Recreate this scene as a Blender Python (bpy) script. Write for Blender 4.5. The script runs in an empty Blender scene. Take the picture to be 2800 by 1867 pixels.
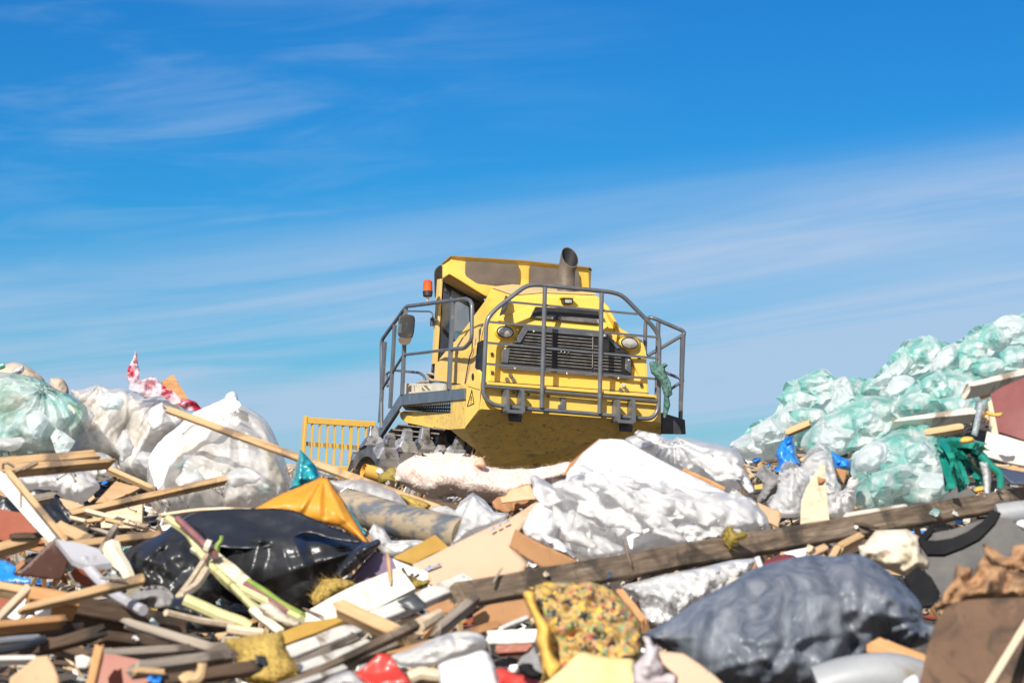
import bpy, bmesh, math, random
import numpy as np
from mathutils import Vector, Matrix
from mathutils.geometry import delaunay_2d_cdt

R = math.radians
sc = bpy.context.scene
col = sc.collection

# ------------------------------------------------------------------ camera, sky, sun, exposure
FRAME = 0.36                        # frame width per metre of distance (100 mm on 36 mm)
PITCH = math.atan((1350 - 933.5) / 2800 * FRAME)
CAM = Vector((0, 0, 1.5))
cam = bpy.data.objects.new('camera', bpy.data.cameras.new('camera'))
col.objects.link(cam)
cam.data.sensor_width = 36
cam.data.lens = 36 / FRAME
cam.data.clip_start = 0.1
cam.data.clip_end = 6000
cam.location = CAM
cam.rotation_euler = (math.pi / 2 + PITCH, 0, 0)
cam.data.dof.use_dof = True
cam.data.dof.focus_distance = 34.0
cam.data.dof.aperture_fstop = 6.0
sc.camera = cam

SUN_EL, SUN_AZ = 36, 22             # behind the camera, to its left
w = bpy.data.worlds.new('World')
sc.world = w
w.use_nodes = True
nt = w.node_tree
nt.nodes.clear()
N = nt.nodes.new
L = nt.links.new
wo = N('ShaderNodeOutputWorld')
bg = N('ShaderNodeBackground')
bg.inputs['Strength'].default_value = 0.06
sky = N('ShaderNodeTexSky')
sky.sky_type = 'NISHITA'
sky.sun_disc = False
sky.sun_elevation = R(SUN_EL)
sky.sun_rotation = R(180 + SUN_AZ)
sky.altitude = 600
sky.air_density = 1.0
sky.dust_density = 0.15
sky.ozone_density = 3.0
hsv = N('ShaderNodeHueSaturation')
hsv.inputs['Saturation'].default_value = 1.3
hsv.inputs['Value'].default_value = 1.0
L(sky.outputs['Color'], hsv.inputs['Color'])
tc = N('ShaderNodeTexCoord')
sep = N('ShaderNodeSeparateXYZ')
L(tc.outputs['Generated'], sep.inputs[0])


def mth(op, a, b):
    m = N('ShaderNodeMath')
    m.operation = op
    for i, v in enumerate((a, b)):
        if isinstance(v, (int, float)):
            m.inputs[i].default_value = v
        else:
            L(v, m.inputs[i])
    return m.outputs[0]


def cloud(slope, scale, nscale, lo, hi, detail=7, dist=0.6, loc=(0, 0, 0)):
    cx = N('ShaderNodeCombineXYZ')
    L(sep.outputs['X'], cx.inputs['X'])
    L(sep.outputs['Y'], cx.inputs['Y'])
    L(mth('SUBTRACT', sep.outputs['Z'], mth('MULTIPLY', sep.outputs['X'], slope)), cx.inputs['Z'])
    mp = N('ShaderNodeMapping')
    mp.inputs['Scale'].default_value = scale
    mp.inputs['Location'].default_value = loc
    L(cx.outputs[0], mp.inputs['Vector'])
    n = N('ShaderNodeTexNoise')
    n.inputs['Scale'].default_value = nscale
    n.inputs['Detail'].default_value = detail
    n.inputs['Roughness'].default_value = 0.55
    n.inputs['Distortion'].default_value = dist
    L(mp.outputs[0], n.inputs['Vector'])
    r = N('ShaderNodeMapRange')
    r.interpolation_type = 'SMOOTHSTEP'
    r.inputs['From Min'].default_value = lo
    r.inputs['From Max'].default_value = hi
    L(n.outputs['Fac'], r.inputs['Value'])
    return r.outputs['Result']


# veil of cirrus that thickens towards the horizon, rising to the right
tilt = mth('SUBTRACT', sep.outputs['Z'], mth('MULTIPLY', sep.outputs['X'], 0.11))
veil = N('ShaderNodeMapRange')
veil.interpolation_type = 'SMOOTHSTEP'
veil.inputs['From Min'].default_value = 0.116
veil.inputs['From Max'].default_value = 0.070
L(tilt, veil.inputs['Value'])
streak = cloud(0.13, (1.3, 1.3, 19), 2.8, 0.28, 0.66, loc=(0.4, 0, 0.9))
wisps = cloud(0.07, (2.4, 2.4, 15), 4.6, 0.42, 0.82, detail=10, loc=(2.1, 0, 3.3))
left = N('ShaderNodeMapRange')
left.inputs['From Min'].default_value = 0.06
left.inputs['From Max'].default_value = -0.10
L(sep.outputs['X'], left.inputs['Value'])
rgt = N('ShaderNodeMapRange')
rgt.inputs['From Min'].default_value = -0.08
rgt.inputs['From Max'].default_value = 0.16
rgt.inputs['To Max'].default_value = 0.36
L(sep.outputs['X'], rgt.inputs['Value'])
cl = mth('ADD', mth('MULTIPLY', veil.outputs[0], mth('ADD', mth('MULTIPLY', streak, 0.66), mth('ADD', rgt.outputs[0], 0.20))),
         mth('MULTIPLY', wisps, mth('MULTIPLY', left.outputs[0], 0.30)))
# unseen overcast high up and behind the camera, added to brighten and warm the shade
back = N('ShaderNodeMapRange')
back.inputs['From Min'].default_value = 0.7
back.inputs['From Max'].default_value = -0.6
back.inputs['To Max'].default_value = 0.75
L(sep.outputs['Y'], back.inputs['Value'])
cl = mth('MINIMUM', cl, 0.85)
grade = N('ShaderNodeMix')
grade.data_type = 'RGBA'
grade.blend_type = 'MULTIPLY'
grade.inputs['Factor'].default_value = 1.0
L(hsv.outputs[0], grade.inputs['A'])
grade.inputs['B'].default_value = (0.14, 0.63, 1.0, 1)
mixc = N('ShaderNodeMix')
mixc.data_type = 'RGBA'
L(cl, mixc.inputs['Factor'])
L(grade.outputs['Result'], mixc.inputs['A'])
mixc.inputs['B'].default_value = (5.2, 6.8, 9.1, 1)
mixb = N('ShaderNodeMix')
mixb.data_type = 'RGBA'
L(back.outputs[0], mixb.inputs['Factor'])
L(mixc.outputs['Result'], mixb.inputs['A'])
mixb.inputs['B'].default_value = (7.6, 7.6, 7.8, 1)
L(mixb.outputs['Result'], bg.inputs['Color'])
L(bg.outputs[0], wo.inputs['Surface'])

ld = bpy.data.lights.new('sun', 'SUN')
ld.energy = 4.2
ld.angle = R(0.5)
ld.color = (1.0, 0.95, 0.86)
sun = bpy.data.objects.new('sun', ld)
col.objects.link(sun)
to_sun = Vector((-math.sin(R(SUN_AZ)) * math.cos(R(SUN_EL)), -math.cos(R(SUN_AZ)) * math.cos(R(SUN_EL)), math.sin(R(SUN_EL))))
sun.rotation_euler = to_sun.to_track_quat('Z', 'Y').to_euler()
sun.location = (0, 0, 30)

sc.view_settings.view_transform = 'Standard'
sc.view_settings.look = 'None'
sc.view_settings.gamma = 1
sc.view_settings.exposure = 0.55
sc.render.engine = 'CYCLES'
sc.cycles.max_bounces = 8
sc.cycles.transparent_max_bounces = 12
sc.cycles.use_denoising = True

# ------------------------------------------------------------------ geometry helpers
FWD = Vector((0, math.cos(PITCH), math.sin(PITCH)))
UP = Vector((0, -math.sin(PITCH), math.cos(PITCH)))
RT = Vector((1, 0, 0))
ZOOM = {'a': (980, 640, .42096), '2': (0, 950, .29979), '3': (0, 1400, .29787), '4': (700, 1200, .29787),
        '5': (600, 1400, .29787), '6': (1300, 1150, .34057), '7': (1300, 1500, .29762), '8': (2000, 840, .34014),
        '9': (2000, 1330, .34247), 'b': (820, 1040, .21259), 'm': (0, 0, 1.19048), 'p': (0, 0, 1)}


def px(z, x, y):
    a, b, s = ZOOM[z]
    return a + x * s, b + y * s


def ray(x, y):
    return RT * ((x - 1400) / 2800 * FRAME) + UP * (-(y - 933.5) / 2800 * FRAME) + FWD


def P(x, y, d):
    return CAM + ray(x, y) * d


def hit(x, y, o, n):
    r = ray(x, y)
    return CAM + r * ((o - CAM).dot(n) / r.dot(n))


def hashn(i, seed):
    h = (i[..., 0].astype(np.int64) * 73856093) ^ (i[..., 1].astype(np.int64) * 19349663) ^ (i[..., 2].astype(np.int64) * 83492791) ^ (seed * 2654435761)
    h = (h ^ (h >> 13)) * 1274126177
    h = h & 0x7fffffff
    h = ((h ^ (h >> 16)) * 668265263) & 0x7fffffff
    return h / 0x7fffffff * 2 - 1


def vnoise(p, seed=0):
    i = np.floor(p)
    f = p - i
    u = f * f * (3 - 2 * f)
    out = 0
    for dx in (0, 1):
        for dy in (0, 1):
            for dz in (0, 1):
                wgt = (u[:, 0] if dx else 1 - u[:, 0]) * (u[:, 1] if dy else 1 - u[:, 1]) * (u[:, 2] if dz else 1 - u[:, 2])
                out = out + wgt * hashn(i + np.array([dx, dy, dz]), seed)
    return out


def fbm(p, seed=0, o=3):
    return sum(vnoise(p * 2 ** k + 7.3 * k, seed + k) * 0.5 ** k for k in range(o))


def folds(p, f, seed, k=7):
    """sharp criss-cross creases, as in crumpled film; about -1..1"""
    rg = np.random.RandomState(seed)
    t = 0
    for j in range(k):
        n = rg.normal(size=3)
        n /= np.linalg.norm(n)
        s = p @ n * f * (0.6 + rg.rand() * 1.0) * (1 + .35 * j) + 0.9 * vnoise(p * f * .55 + rg.rand(3) * 50, seed + j)
        tri = 1 - 4 * np.abs(s - np.floor(s) - .5)
        md = np.clip(.5 + vnoise(p * f * .45 + rg.rand(3) * 90, seed + 31 + j), 0, 1)
        t = t + tri * md / (1 + .35 * j)
    return t / 1.9


roots = {}


def tag(o, label=None, cat=None, group=None, kind=None):
    if label:
        o['label'] = label
    if cat:
        o['category'] = cat
    if group:
        o['group'] = group
    if kind:
        o['kind'] = kind
    return o


def empty(name, loc):
    o = bpy.data.objects.new(name, None)
    col.objects.link(o)
    o.location = loc
    roots[o] = Vector(loc)
    return o


def root_of(o):
    while o.parent:
        o = o.parent
    return roots[o]


def meshobj(name, verts, faces, mat, parent=None, smooth=False, base=None):
    """verts in world coordinates; the origin goes to the base of a top-level thing, or to the root's for a part"""
    V = np.array([tuple(v) for v in verts], dtype=float)
    if parent is not None:
        b = root_of(parent)
    elif base is not None:
        b = Vector(base)
    else:
        b = Vector((V[:, 0].mean(), V[:, 1].mean(), V[:, 2].min()))
    V = V - np.array(b)
    me = bpy.data.meshes.new(name)
    me.from_pydata(V.tolist(), [], [tuple(int(i) for i in f) for f in faces])
    me.validate()
    if smooth:
        me.polygons.foreach_set('use_smooth', [True] * len(me.polygons))
    o = bpy.data.objects.new(name, me)
    col.objects.link(o)
    me.materials.append(mat)
    if parent is not None:
        o.parent = parent
    else:
        o.location = b
        roots[o] = b
    return o


def fixn(o):
    bm = bmesh.new()
    bm.from_mesh(o.data)
    bmesh.ops.recalc_face_normals(bm, faces=bm.faces[:])
    bm.to_mesh(o.data)
    bm.free()
    return o


def bevel(o, wd=.004, seg=2):
    m = o.modifiers.new('bevel', 'BEVEL')
    m.width = wd
    m.segments = seg
    m.limit_method = 'ANGLE'
    m.angle_limit = R(35)
    return o


class Geo:
    """collects simple solids into one mesh"""

    def __init__(s):
        s.v, s.f = [], []

    def add(s, v, f):
        k = len(s.v)
        s.v += [Vector(q) for q in v]
        s.f += [tuple(i + k for i in q) for q in f]
        return s

    def prism(s, front, back):
        n = len(front)
        f = [tuple(range(n)), tuple(range(2 * n - 1, n - 1, -1))]
        f += [(i, i + n, (i + 1) % n + n, (i + 1) % n) for i in range(n)]
        return s.add(list(front) + list(back), f)

    def ext(s, front, vec):
        return s.prism(front, [Vector(q) + vec for q in front])

    def bar(s, a, b, w, t, up):
        """flat bar from a to b, w wide across, t thick along up"""
        a, b = Vector(a), Vector(b)
        d = (b - a).normalized()
        u = (up - d * up.dot(d)).normalized() * (t / 2)
        c = d.cross(u).normalized() * (w / 2)
        q = [c + u, -c + u, -c - u, c - u]
        return s.prism([a + k for k in q], [b + k for k in q])

    def tube(s, pts, r, n=10, closed=False, cap=True):
        pts = [Vector(q) for q in pts]
        m = len(pts)
        rr = r if isinstance(r, (list, tuple)) else [r] * m
        tang = []
        for i in range(m):
            a = pts[i - 1] if (i > 0 or closed) else pts[i]
            b = pts[(i + 1) % m] if (i < m - 1 or closed) else pts[i]
            t = (b - a)
            tang.append(t.normalized() if t.length > 1e-9 else Vector((0, 0, 1)))
        u = tang[0].orthogonal().normalized()
        rings = []
        for i in range(m):
            u = (u - tang[i] * u.dot(tang[i])).normalized()
            c = tang[i].cross(u)
            rings.append([pts[i] + (u * math.cos(2 * math.pi * k / n) + c * math.sin(2 * math.pi * k / n)) * rr[i] for k in range(n)])
        f = []
        for i in range(m if closed else m - 1):
            j = (i + 1) % m
            off = 0
            if closed and j == 0:
                off = min(range(n), key=lambda o_: (rings[i][0] - rings[0][o_]).length)
            f += [(i * n + k, i * n + (k + 1) % n, j * n + (k + 1 + off) % n, j * n + (k + off) % n) for k in range(n)]
        if cap and not closed:
            f += [tuple(range(n - 1, -1, -1)), tuple((m - 1) * n + k for k in range(n))]
        return s.add([q for r_ in rings for q in r_], f)

    def cyl(s, a, b, ra, rb=None, n=24, cap=True):
        return s.tube([a, b], [ra, ra if rb is None else rb], n, cap=cap)

    def dome(s, c, ax, r, h, n=16, k=5):
        ax = ax.normalized()
        u = ax.orthogonal().normalized()
        w_ = ax.cross(u)
        v, f = [], []
        for i in range(k):
            a = math.pi / 2 * i / k
            v += [c + ax * h * math.sin(a) + (u * math.cos(2 * math.pi * j / n) + w_ * math.sin(2 * math.pi * j / n)) * r * math.cos(a) for j in range(n)]
        v.append(c + ax * h)
        for i in range(k - 1):
            f += [(i * n + j, i * n + (j + 1) % n, (i + 1) * n + (j + 1) % n, (i + 1) * n + j) for j in range(n)]
        f += [((k - 1) * n + j, (k - 1) * n + (j + 1) % n, k * n) for j in range(n)]
        f.append(tuple(range(n - 1, -1, -1)))
        return s.add(v, f)

    def build(s, name, mat, parent=None, smooth=False, fix=True, bev=0):
        o = meshobj(name, s.v, s.f, mat, parent, smooth)
        if fix:
            fixn(o)
        if bev:
            bevel(o, bev)
        if smooth:
            m = o.modifiers.new('edges', 'EDGE_SPLIT')
            m.split_angle = R(40)
        return o


def roundpath(pts, r, closed=False, k=5):
    pts = [Vector(q) for q in pts]
    out = []
    n = len(pts)
    for i, p in enumerate(pts):
        if not closed and i in (0, n - 1):
            out.append(p)
            continue
        a, b = pts[i - 1], pts[(i + 1) % n]
        ra = min(r, (a - p).length * .45)
        rb = min(r, (b - p).length * .45)
        p0, p1 = p + (a - p).normalized() * ra, p + (b - p).normalized() * rb
        for j in range(k + 1):
            t = j / k
            out.append(p0 * (1 - t) ** 2 + p * 2 * t * (1 - t) + p1 * t * t)
    return out


# ------------------------------------------------------------------ materials
def mat(name, c1, c2=None, scale=4, stretch=(1, 1, 1), rough=.6, metal=0, bump=.15, bscale=None, lo=.35, hi=.65, alpha=1, transl=0,
        coat=0, facet=0, fscale=9, dirt=0, dcol=(.10, .075, .05), ds=3.0, c3=None, s3=20, lo3=.6, hi3=.7, detail=6, dist=0, spec=.5, bstretch=None, tcol=None, sss=0):
    m = bpy.data.materials.new(name)
    m.use_nodes = True
    t = m.node_tree
    n, l = t.nodes.new, t.links.new
    b = t.nodes['Principled BSDF']
    out = t.nodes['Material Output']
    tcn = n('ShaderNodeTexCoord')

    def noise(s, st, d=detail, ds=dist):
        mp = n('ShaderNodeMapping')
        mp.inputs['Scale'].default_value = st
        l(tcn.outputs['Object'], mp.inputs[0])
        x = n('ShaderNodeTexNoise')
        x.inputs['Scale'].default_value = s
        x.inputs['Detail'].default_value = d
        x.inputs['Roughness'].default_value = .6
        x.inputs['Distortion'].default_value = ds
        l(mp.outputs[0], x.inputs['Vector'])
        return x.outputs['Fac']

    def rng(v, a, e):
        q = n('ShaderNodeMapRange')
        q.inputs['From Min'].default_value = a
        q.inputs['From Max'].default_value = e
        l(v, q.inputs['Value'])
        return q.outputs[0]

    def mix(f, a, e):
        q = n('ShaderNodeMix')
        q.data_type = 'RGBA'
        l(f, q.inputs['Factor'])
        for k, v in (('A', a), ('B', e)):
            if isinstance(v, tuple):
                q.inputs[k].default_value = v + (1,)
            else:
                l(v, q.inputs[k])
        return q.outputs['Result']

    cout = None
    if c2 is not None:
        cout = mix(rng(noise(scale, stretch), lo, hi), c1, c2)
    if c3 is not None:
        cout = mix(rng(noise(s3, stretch), lo3, hi3), cout if cout is not None else c1, c3)
    if dirt:
        cout = mix(rng(noise(ds, (1, 1, 1), 8, .8), .67 - .32 * dirt, .80 - .32 * dirt), cout if cout is not None else c1, dcol)
    if cout is not None:
        l(cout, b.inputs['Base Color'])
    else:
        b.inputs['Base Color'].default_value = c1 + (1,)
    b.inputs['Roughness'].default_value = rough
    b.inputs['Metallic'].default_value = metal
    b.inputs['Specular IOR Level'].default_value = spec
    b.inputs['Coat Weight'].default_value = coat
    b.inputs['Coat Roughness'].default_value = .12
    if sss:
        b.inputs['Subsurface Weight'].default_value = sss
        b.inputs['Subsurface Radius'].default_value = (.03, .03, .03)
    nrm = None
    if bump:
        bp = n('ShaderNodeBump')
        bp.inputs['Strength'].default_value = bump
        bp.inputs['Distance'].default_value = .01
        l(noise(bscale or scale * 6, bstretch or stretch), bp.inputs['Height'])
        if facet:
            # crumpled film: tilted flat facets at two sizes, sharp creases between them
            prev = None
            for fs, am in ((fscale, 1.0), (fscale * 2.6, .55)):
                nz = n('ShaderNodeTexNoise')
                nz.inputs['Scale'].default_value = fs * .5
                nz.inputs['Detail'].default_value = 2
                l(tcn.outputs['Object'], nz.inputs['Vector'])
                wv = n('ShaderNodeMix')
                wv.data_type = 'VECTOR'
                wv.inputs['Factor'].default_value = .9 / fs
                l(tcn.outputs['Object'], wv.inputs['A'])
                l(nz.outputs['Color'], wv.inputs['B'])
                st = n('ShaderNodeMapping')
                st.inputs['Rotation'].default_value = (.5, .3 * fs, .9)
                st.inputs['Scale'].default_value = (1, 1, .5)
                l(wv.outputs['Result'], st.inputs[0])
                vo = n('ShaderNodeTexVoronoi')
                vo.inputs['Scale'].default_value = fs
                l(st.outputs[0], vo.inputs['Vector'])
                sb = n('ShaderNodeVectorMath')
                sb.operation = 'SUBTRACT'
                l(st.outputs[0], sb.inputs[0])
                l(vo.outputs['Position'], sb.inputs[1])
                sc_ = n('ShaderNodeVectorMath')
                sc_.operation = 'SUBTRACT'
                l(vo.outputs['Color'], sc_.inputs[0])
                sc_.inputs[1].default_value = (.5, .5, .5)
                dt = n('ShaderNodeVectorMath')
                dt.operation = 'DOT_PRODUCT'
                l(sb.outputs[0], dt.inputs[0])
                l(sc_.outputs[0], dt.inputs[1])
                fb = n('ShaderNodeBump')
                fb.inputs['Strength'].default_value = min(1, facet * am)
                fb.inputs['Distance'].default_value = 1.6
                l(dt.outputs['Value'], fb.inputs['Height'])
                if prev is not None:
                    l(prev, fb.inputs['Normal'])
                prev = fb.outputs[0]
            l(prev, bp.inputs['Normal'])
        l(bp.outputs[0], b.inputs['Normal'])
        nrm = bp.outputs[0]
    sh = b.outputs[0]
    if transl:
        tr = n('ShaderNodeBsdfTranslucent')
        if cout is not None:
            l(cout, tr.inputs['Color'])
        else:
            tr.inputs['Color'].default_value = c1 + (1,)
        mx = n('ShaderNodeMixShader')
        mx.inputs[0].default_value = transl
        l(sh, mx.inputs[1])
        l(tr.outputs[0], mx.inputs[2])
        sh = mx.outputs[0]
    if alpha < 1:
        tp = n('ShaderNodeBsdfTransparent')
        tp.inputs['Color'].default_value = (tcol or (.97, .97, .97)) + (1,)
        mx = n('ShaderNodeMixShader')
        av = rng(noise(scale * 1.3 + 1, stretch), .25, .75)
        mr = n('ShaderNodeMapRange')
        mr.inputs['To Min'].default_value = max(0, alpha - .22)
        mr.inputs['To Max'].default_value = min(1, alpha + .22)
        l(av, mr.inputs['Value'])
        l(mr.outputs[0], mx.inputs[0])
        l(tp.outputs[0], mx.inputs[1])
        l(sh, mx.inputs[2])
        sh = mx.outputs[0]
    l(sh, out.inputs['Surface'])
    return m


MT = {}
# machine
MT['yellow'] = mat('yellow_paint', (.85, .56, .085), (.82, .55, .12), 1.2, rough=.42, bump=.03, c3=(.58, .43, .22), s3=7, lo3=.56, hi3=.80, coat=.18)
MT['dusty'] = mat('dusty_yellow', (.72, .47, .10), (.62, .46, .22), 2.0, rough=.6, bump=.03, lo=.3, hi=.7)
MT['dust_top'] = mat('dusty_hood', (.56, .44, .24), (.72, .48, .10), 1.6, rough=.75, bump=.03, lo=.45, hi=.75)
MT['belly'] = mat('scratched_yellow', (.82, .54, .115), (.62, .43, .13), 2.2, (1, 1, 1.4), rough=.55, bump=.12, bscale=9, c3=(.13, .10, .06), s3=4.5, lo3=.58, hi3=.72, dist=2.6, dirt=.3, dcol=(.26, .18, .085), ds=6)
MT['steel_grey'] = mat('grey_painted_steel', (.105, .115, .135), (.15, .155, .165), 5, rough=.36, metal=.15, bump=.05, c3=(.30, .26, .21), s3=7, lo3=.6, hi3=.8, coat=.35)
MT['dark_steel'] = mat('dark_steel', (.03, .033, .04), (.06, .06, .065), 6, rough=.5, bump=.05, c3=(.2, .17, .13), s3=6, lo3=.6, hi3=.85)
MT['black'] = mat('black_plastic', (.012, .012, .014), (.03, .03, .03), 6, rough=.5, bump=.04)
MT['slat'] = mat('grille_slat', (.36, .33, .30), (.16, .145, .13), 9, rough=.5, bump=.02)
MT['exhaust'] = mat('rusty_exhaust', (.16, .125, .10), (.25, .21, .17), 4, rough=.55, metal=.4, bump=.06)
MT['brownwin'] = mat('dusty_brown_panel', (.13, .10, .08), (.17, .135, .105), 6, rough=.35, bump=.02, coat=.3)
MT['under'] = mat('brown_trim_and_shade', (.26, .17, .08), (.32, .21, .10), 5, rough=.7, bump=.03)
MT['wheel'] = mat('worn_drum_steel', (.13, .12, .12), (.24, .215, .19), 5, rough=.45, metal=.45, bump=.3, bscale=18, c3=(.05, .05, .055), s3=4, lo3=.5, hi3=.65)
MT['tooth'] = mat('polished_tooth', (.50, .51, .54), (.26, .245, .23), 6, rough=.33, metal=.5, bump=.25, bscale=15, dirt=.5, dcol=(.14, .12, .105), ds=7)
MT['lens'] = mat('lamp_lens', (.48, .46, .42), (.68, .66, .62), 14, rough=.12, metal=.3, bump=.1, coat=.8)
MT['cabglass'] = mat('cab_glass', (.018, .028, .05), (.05, .06, .075), 2.5, rough=.15, bump=.0, coat=.5)
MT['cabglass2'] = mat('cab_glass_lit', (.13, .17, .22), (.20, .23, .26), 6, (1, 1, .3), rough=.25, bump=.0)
MT['clearglass'] = mat('clear_glass', (.25, .40, .55), None, rough=.1, bump=0, alpha=.25)
MT['orange_lens'] = mat('orange_lens', (.72, .08, .012), (.85, .16, .02), 12, rough=.15, bump=.05, coat=.6, transl=.25)
MT['bladeyel'] = mat('blade_yellow', (.74, .44, .05), (.60, .38, .10), 2.5, rough=.5, bump=.05, c3=(.12, .08, .05), s3=5, lo3=.66, hi3=.8)
MT['grate'] = mat('dusty_grating', (.34, .28, .21), (.14, .12, .10), 7, rough=.7, bump=.05)
# rubbish
MT['white_film'] = mat('white_film', (.92, .91, .90), (.84, .82, .79), 3.0, rough=.22, bump=.2, bscale=14, transl=.35, spec=.7, alpha=.84, facet=.4, fscale=11)
MT['cream_bag'] = mat('cream_translucent_film', (.90, .88, .85), (.78, .73, .67), 2.4, rough=.2, bump=.15, bscale=14, transl=.35, spec=.8, facet=.3, fscale=8, alpha=.56)
MT['clear_film'] = mat('clear_film', (.93, .93, .93), (.84, .83, .82), 3.5, rough=.16, bump=.12, bscale=18, transl=.35, spec=.8, alpha=.66)
MT['grey_film'] = mat('grey_film', (.92, .92, .93), (.80, .79, .78), 3.5, rough=.17, bump=.12, bscale=18, transl=.35, spec=.8, alpha=.80)
MT['teal_film'] = mat('teal_film', (.22, .52, .47), (.74, .80, .77), 3.4, rough=.15, bump=.15, bscale=14, transl=.3, spec=.9, alpha=.60, lo=.42, hi=.6, facet=.45, fscale=8)
MT['teal_heap'] = mat('pale_teal_mesh_film', (.25, .63, .57), (.84, .90, .88), 6, (1, 1, .5), rough=.3, bump=.12, bscale=26, transl=.4, lo=.42, hi=.57, alpha=.76, spec=.5)
MT['pale_heap'] = mat('pale_grey_film', (.88, .90, .91), (.72, .84, .83), 5, rough=.3, bump=.12, bscale=20, transl=.4, alpha=.74, spec=.5)
MT['fabric_white'] = mat('white_fabric', (.82, .82, .84), (.76, .76, .79), 4, rough=.7, bump=.2, bscale=30, spec=.2, facet=.3, fscale=7)
MT['black_film'] = mat('black_film', (.017, .018, .02), (.034, .035, .038), 3, rough=.33, bump=.1, bscale=14, spec=.6, facet=.1, fscale=8)
MT['navy_film'] = mat('navy_film', (.013, .017, .028), (.014, .016, .022), 2.5, rough=.36, bump=.1, bscale=14, spec=.5, facet=.1, fscale=7)
MT['dusty_bag'] = mat('dusty_grey_film', (.074, .090, .118), (.245, .262, .295), 4.5, (1.6, 1, .45), rough=.42, bump=.15, bscale=16, spec=.55, lo=.36, hi=.72, dist=2.2, facet=.14, fscale=9)
MT['rubber_grey'] = mat('grey_rubber', (.085, .083, .082), (.13, .122, .112), 7, rough=.75, bump=.1, dirt=.3, dcol=(.24, .2, .16))
MT['rubber_black'] = mat('black_rubber', (.010, .010, .012), (.022, .022, .024), 6, rough=.9, bump=.1, spec=.15)
MT['wood_light'] = mat('light_wood', (.62, .42, .23), (.46, .28, .13), 2.5, (1, 16, 16), rough=.75, bump=.35, bscale=6, c3=(.26, .15, .075), s3=2.2, lo3=.56, hi3=.70, dirt=.45, dcol=(.20, .14, .09), ds=4)
MT['wood_pale'] = mat('pale_wood', (.70, .58, .42), (.54, .41, .27), 2.5, (1, 16, 16), rough=.75, bump=.35, bscale=6, c3=(.36, .26, .16), s3=2.2, lo3=.6, hi3=.74, dirt=.4, dcol=(.26, .19, .13), ds=4)
MT['wood_old'] = mat('weathered_wood', (.26, .19, .13), (.12, .083, .055), 2.6, (1, 14, 14), rough=.9, bump=.9, bscale=4, c3=(.38, .31, .23), s3=2.0, lo3=.55, hi3=.72, dirt=.5, dcol=(.07, .052, .037), ds=3.5)
MT['wood_dark'] = mat('dark_old_wood', (.13, .082, .05), (.055, .034, .022), 2.6, (1, 12, 12), rough=.9, bump=.8, bscale=4, c3=(.27, .19, .12), s3=2.2, lo3=.6, hi3=.78, dirt=.4, dcol=(.03, .022, .016), ds=4)
MT['wood_grey'] = mat('grey_weathered_wood', (.42, .36, .29), (.22, .175, .14), 2.4, (1, 16, 16), rough=.9, bump=.7, bscale=4, c3=(.14, .11, .085), s3=2.2, lo3=.58, hi3=.72, dirt=.45, dcol=(.12, .09, .07), ds=4)
MT['wood_orange'] = mat('orange_wood', (.60, .33, .14), (.44, .21, .08), 2.5, (1, 12, 12), rough=.75, bump=.4, bscale=5, c3=(.25, .12, .05), s3=2.2, lo3=.58, hi3=.72, dirt=.4, dcol=(.18, .11, .06), ds=4)
MT['ply'] = mat('plywood', (.55, .35, .19), (.42, .25, .12), 2.5, (1, 6, 10), rough=.7, bump=.2, dirt=.45, dcol=(.20, .13, .08), ds=4)
MT['cream_board'] = mat('cream_board', (.74, .69, .60), (.66, .60, .50), 3, rough=.6, bump=.08, dirt=.5, dcol=(.30, .24, .18), ds=5)
MT['white_trim'] = mat('white_trim', (.82, .80, .74), (.72, .68, .60), 3, (1, 8, 8), rough=.5, bump=.12, dirt=.32, dcol=(.32, .26, .20), ds=6)
MT['cardboard'] = mat('cardboard', (.55, .37, .22), (.48, .31, .18), 3, rough=.85, bump=.08, dirt=.45, dcol=(.24, .16, .10), ds=5)
MT['card_pink'] = mat('pale_cardboard', (.62, .43, .30), (.56, .38, .25), 2, rough=.85, bump=.05, dirt=.3, dcol=(.36, .25, .17), ds=3)
MT['card_brown'] = mat('brown_cardboard', (.40, .21, .095), (.30, .145, .06), 4, rough=.85, bump=.15, dirt=.45, dcol=(.14, .08, .045), ds=5)
MT['card_torn'] = mat('torn_brown_paper', (.44, .25, .125), (.27, .14, .07), 4, rough=.85, bump=.4, bscale=20, c3=(.58, .38, .21), s3=5, lo3=.55, hi3=.7, facet=.7, fscale=9, dirt=.4, dcol=(.10, .06, .035), ds=5)
MT['redbrown'] = mat('red_brown_laminate', (.33, .085, .04), (.25, .06, .03), 4, rough=.5, bump=.05, dirt=.3, dcol=(.12, .06, .04), ds=5)
MT['maroon'] = mat('maroon_board', (.16, .028, .028), (.22, .05, .045), 4, rough=.55, bump=.1, c3=(.55, .48, .46), s3=9, lo3=.72, hi3=.75)
MT['maroon_dark'] = mat('dark_maroon_board', (.085, .038, .030), (.13, .06, .045), 4, rough=.5, bump=.05, dirt=.45, dcol=(.24, .18, .15), ds=5)
MT['laminate'] = mat('grey_laminate', (.50, .50, .53), (.42, .41, .43), 4, rough=.4, bump=.03, dirt=.45, dcol=(.24, .20, .17), ds=5)
MT['purple'] = mat('purple_card', (.22, .16, .25), (.15, .10, .13), 3, rough=.5, bump=.05)
MT['teal_plastic'] = mat('teal_plastic', (.012, .25, .31), (.02, .36, .42), 6, rough=.3, bump=.2, bscale=14, spec=.7, coat=.3, facet=.6, fscale=9)
MT['orange_film'] = mat('orange_film', (.74, .35, .035), (.64, .27, .03), 2, rough=.45, bump=.15, bscale=10, transl=.12, facet=.18, fscale=5)
MT['mustard'] = mat('mustard_card', (.45, .27, .05), (.34, .19, .035), 4, rough=.55, bump=.1)
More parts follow.
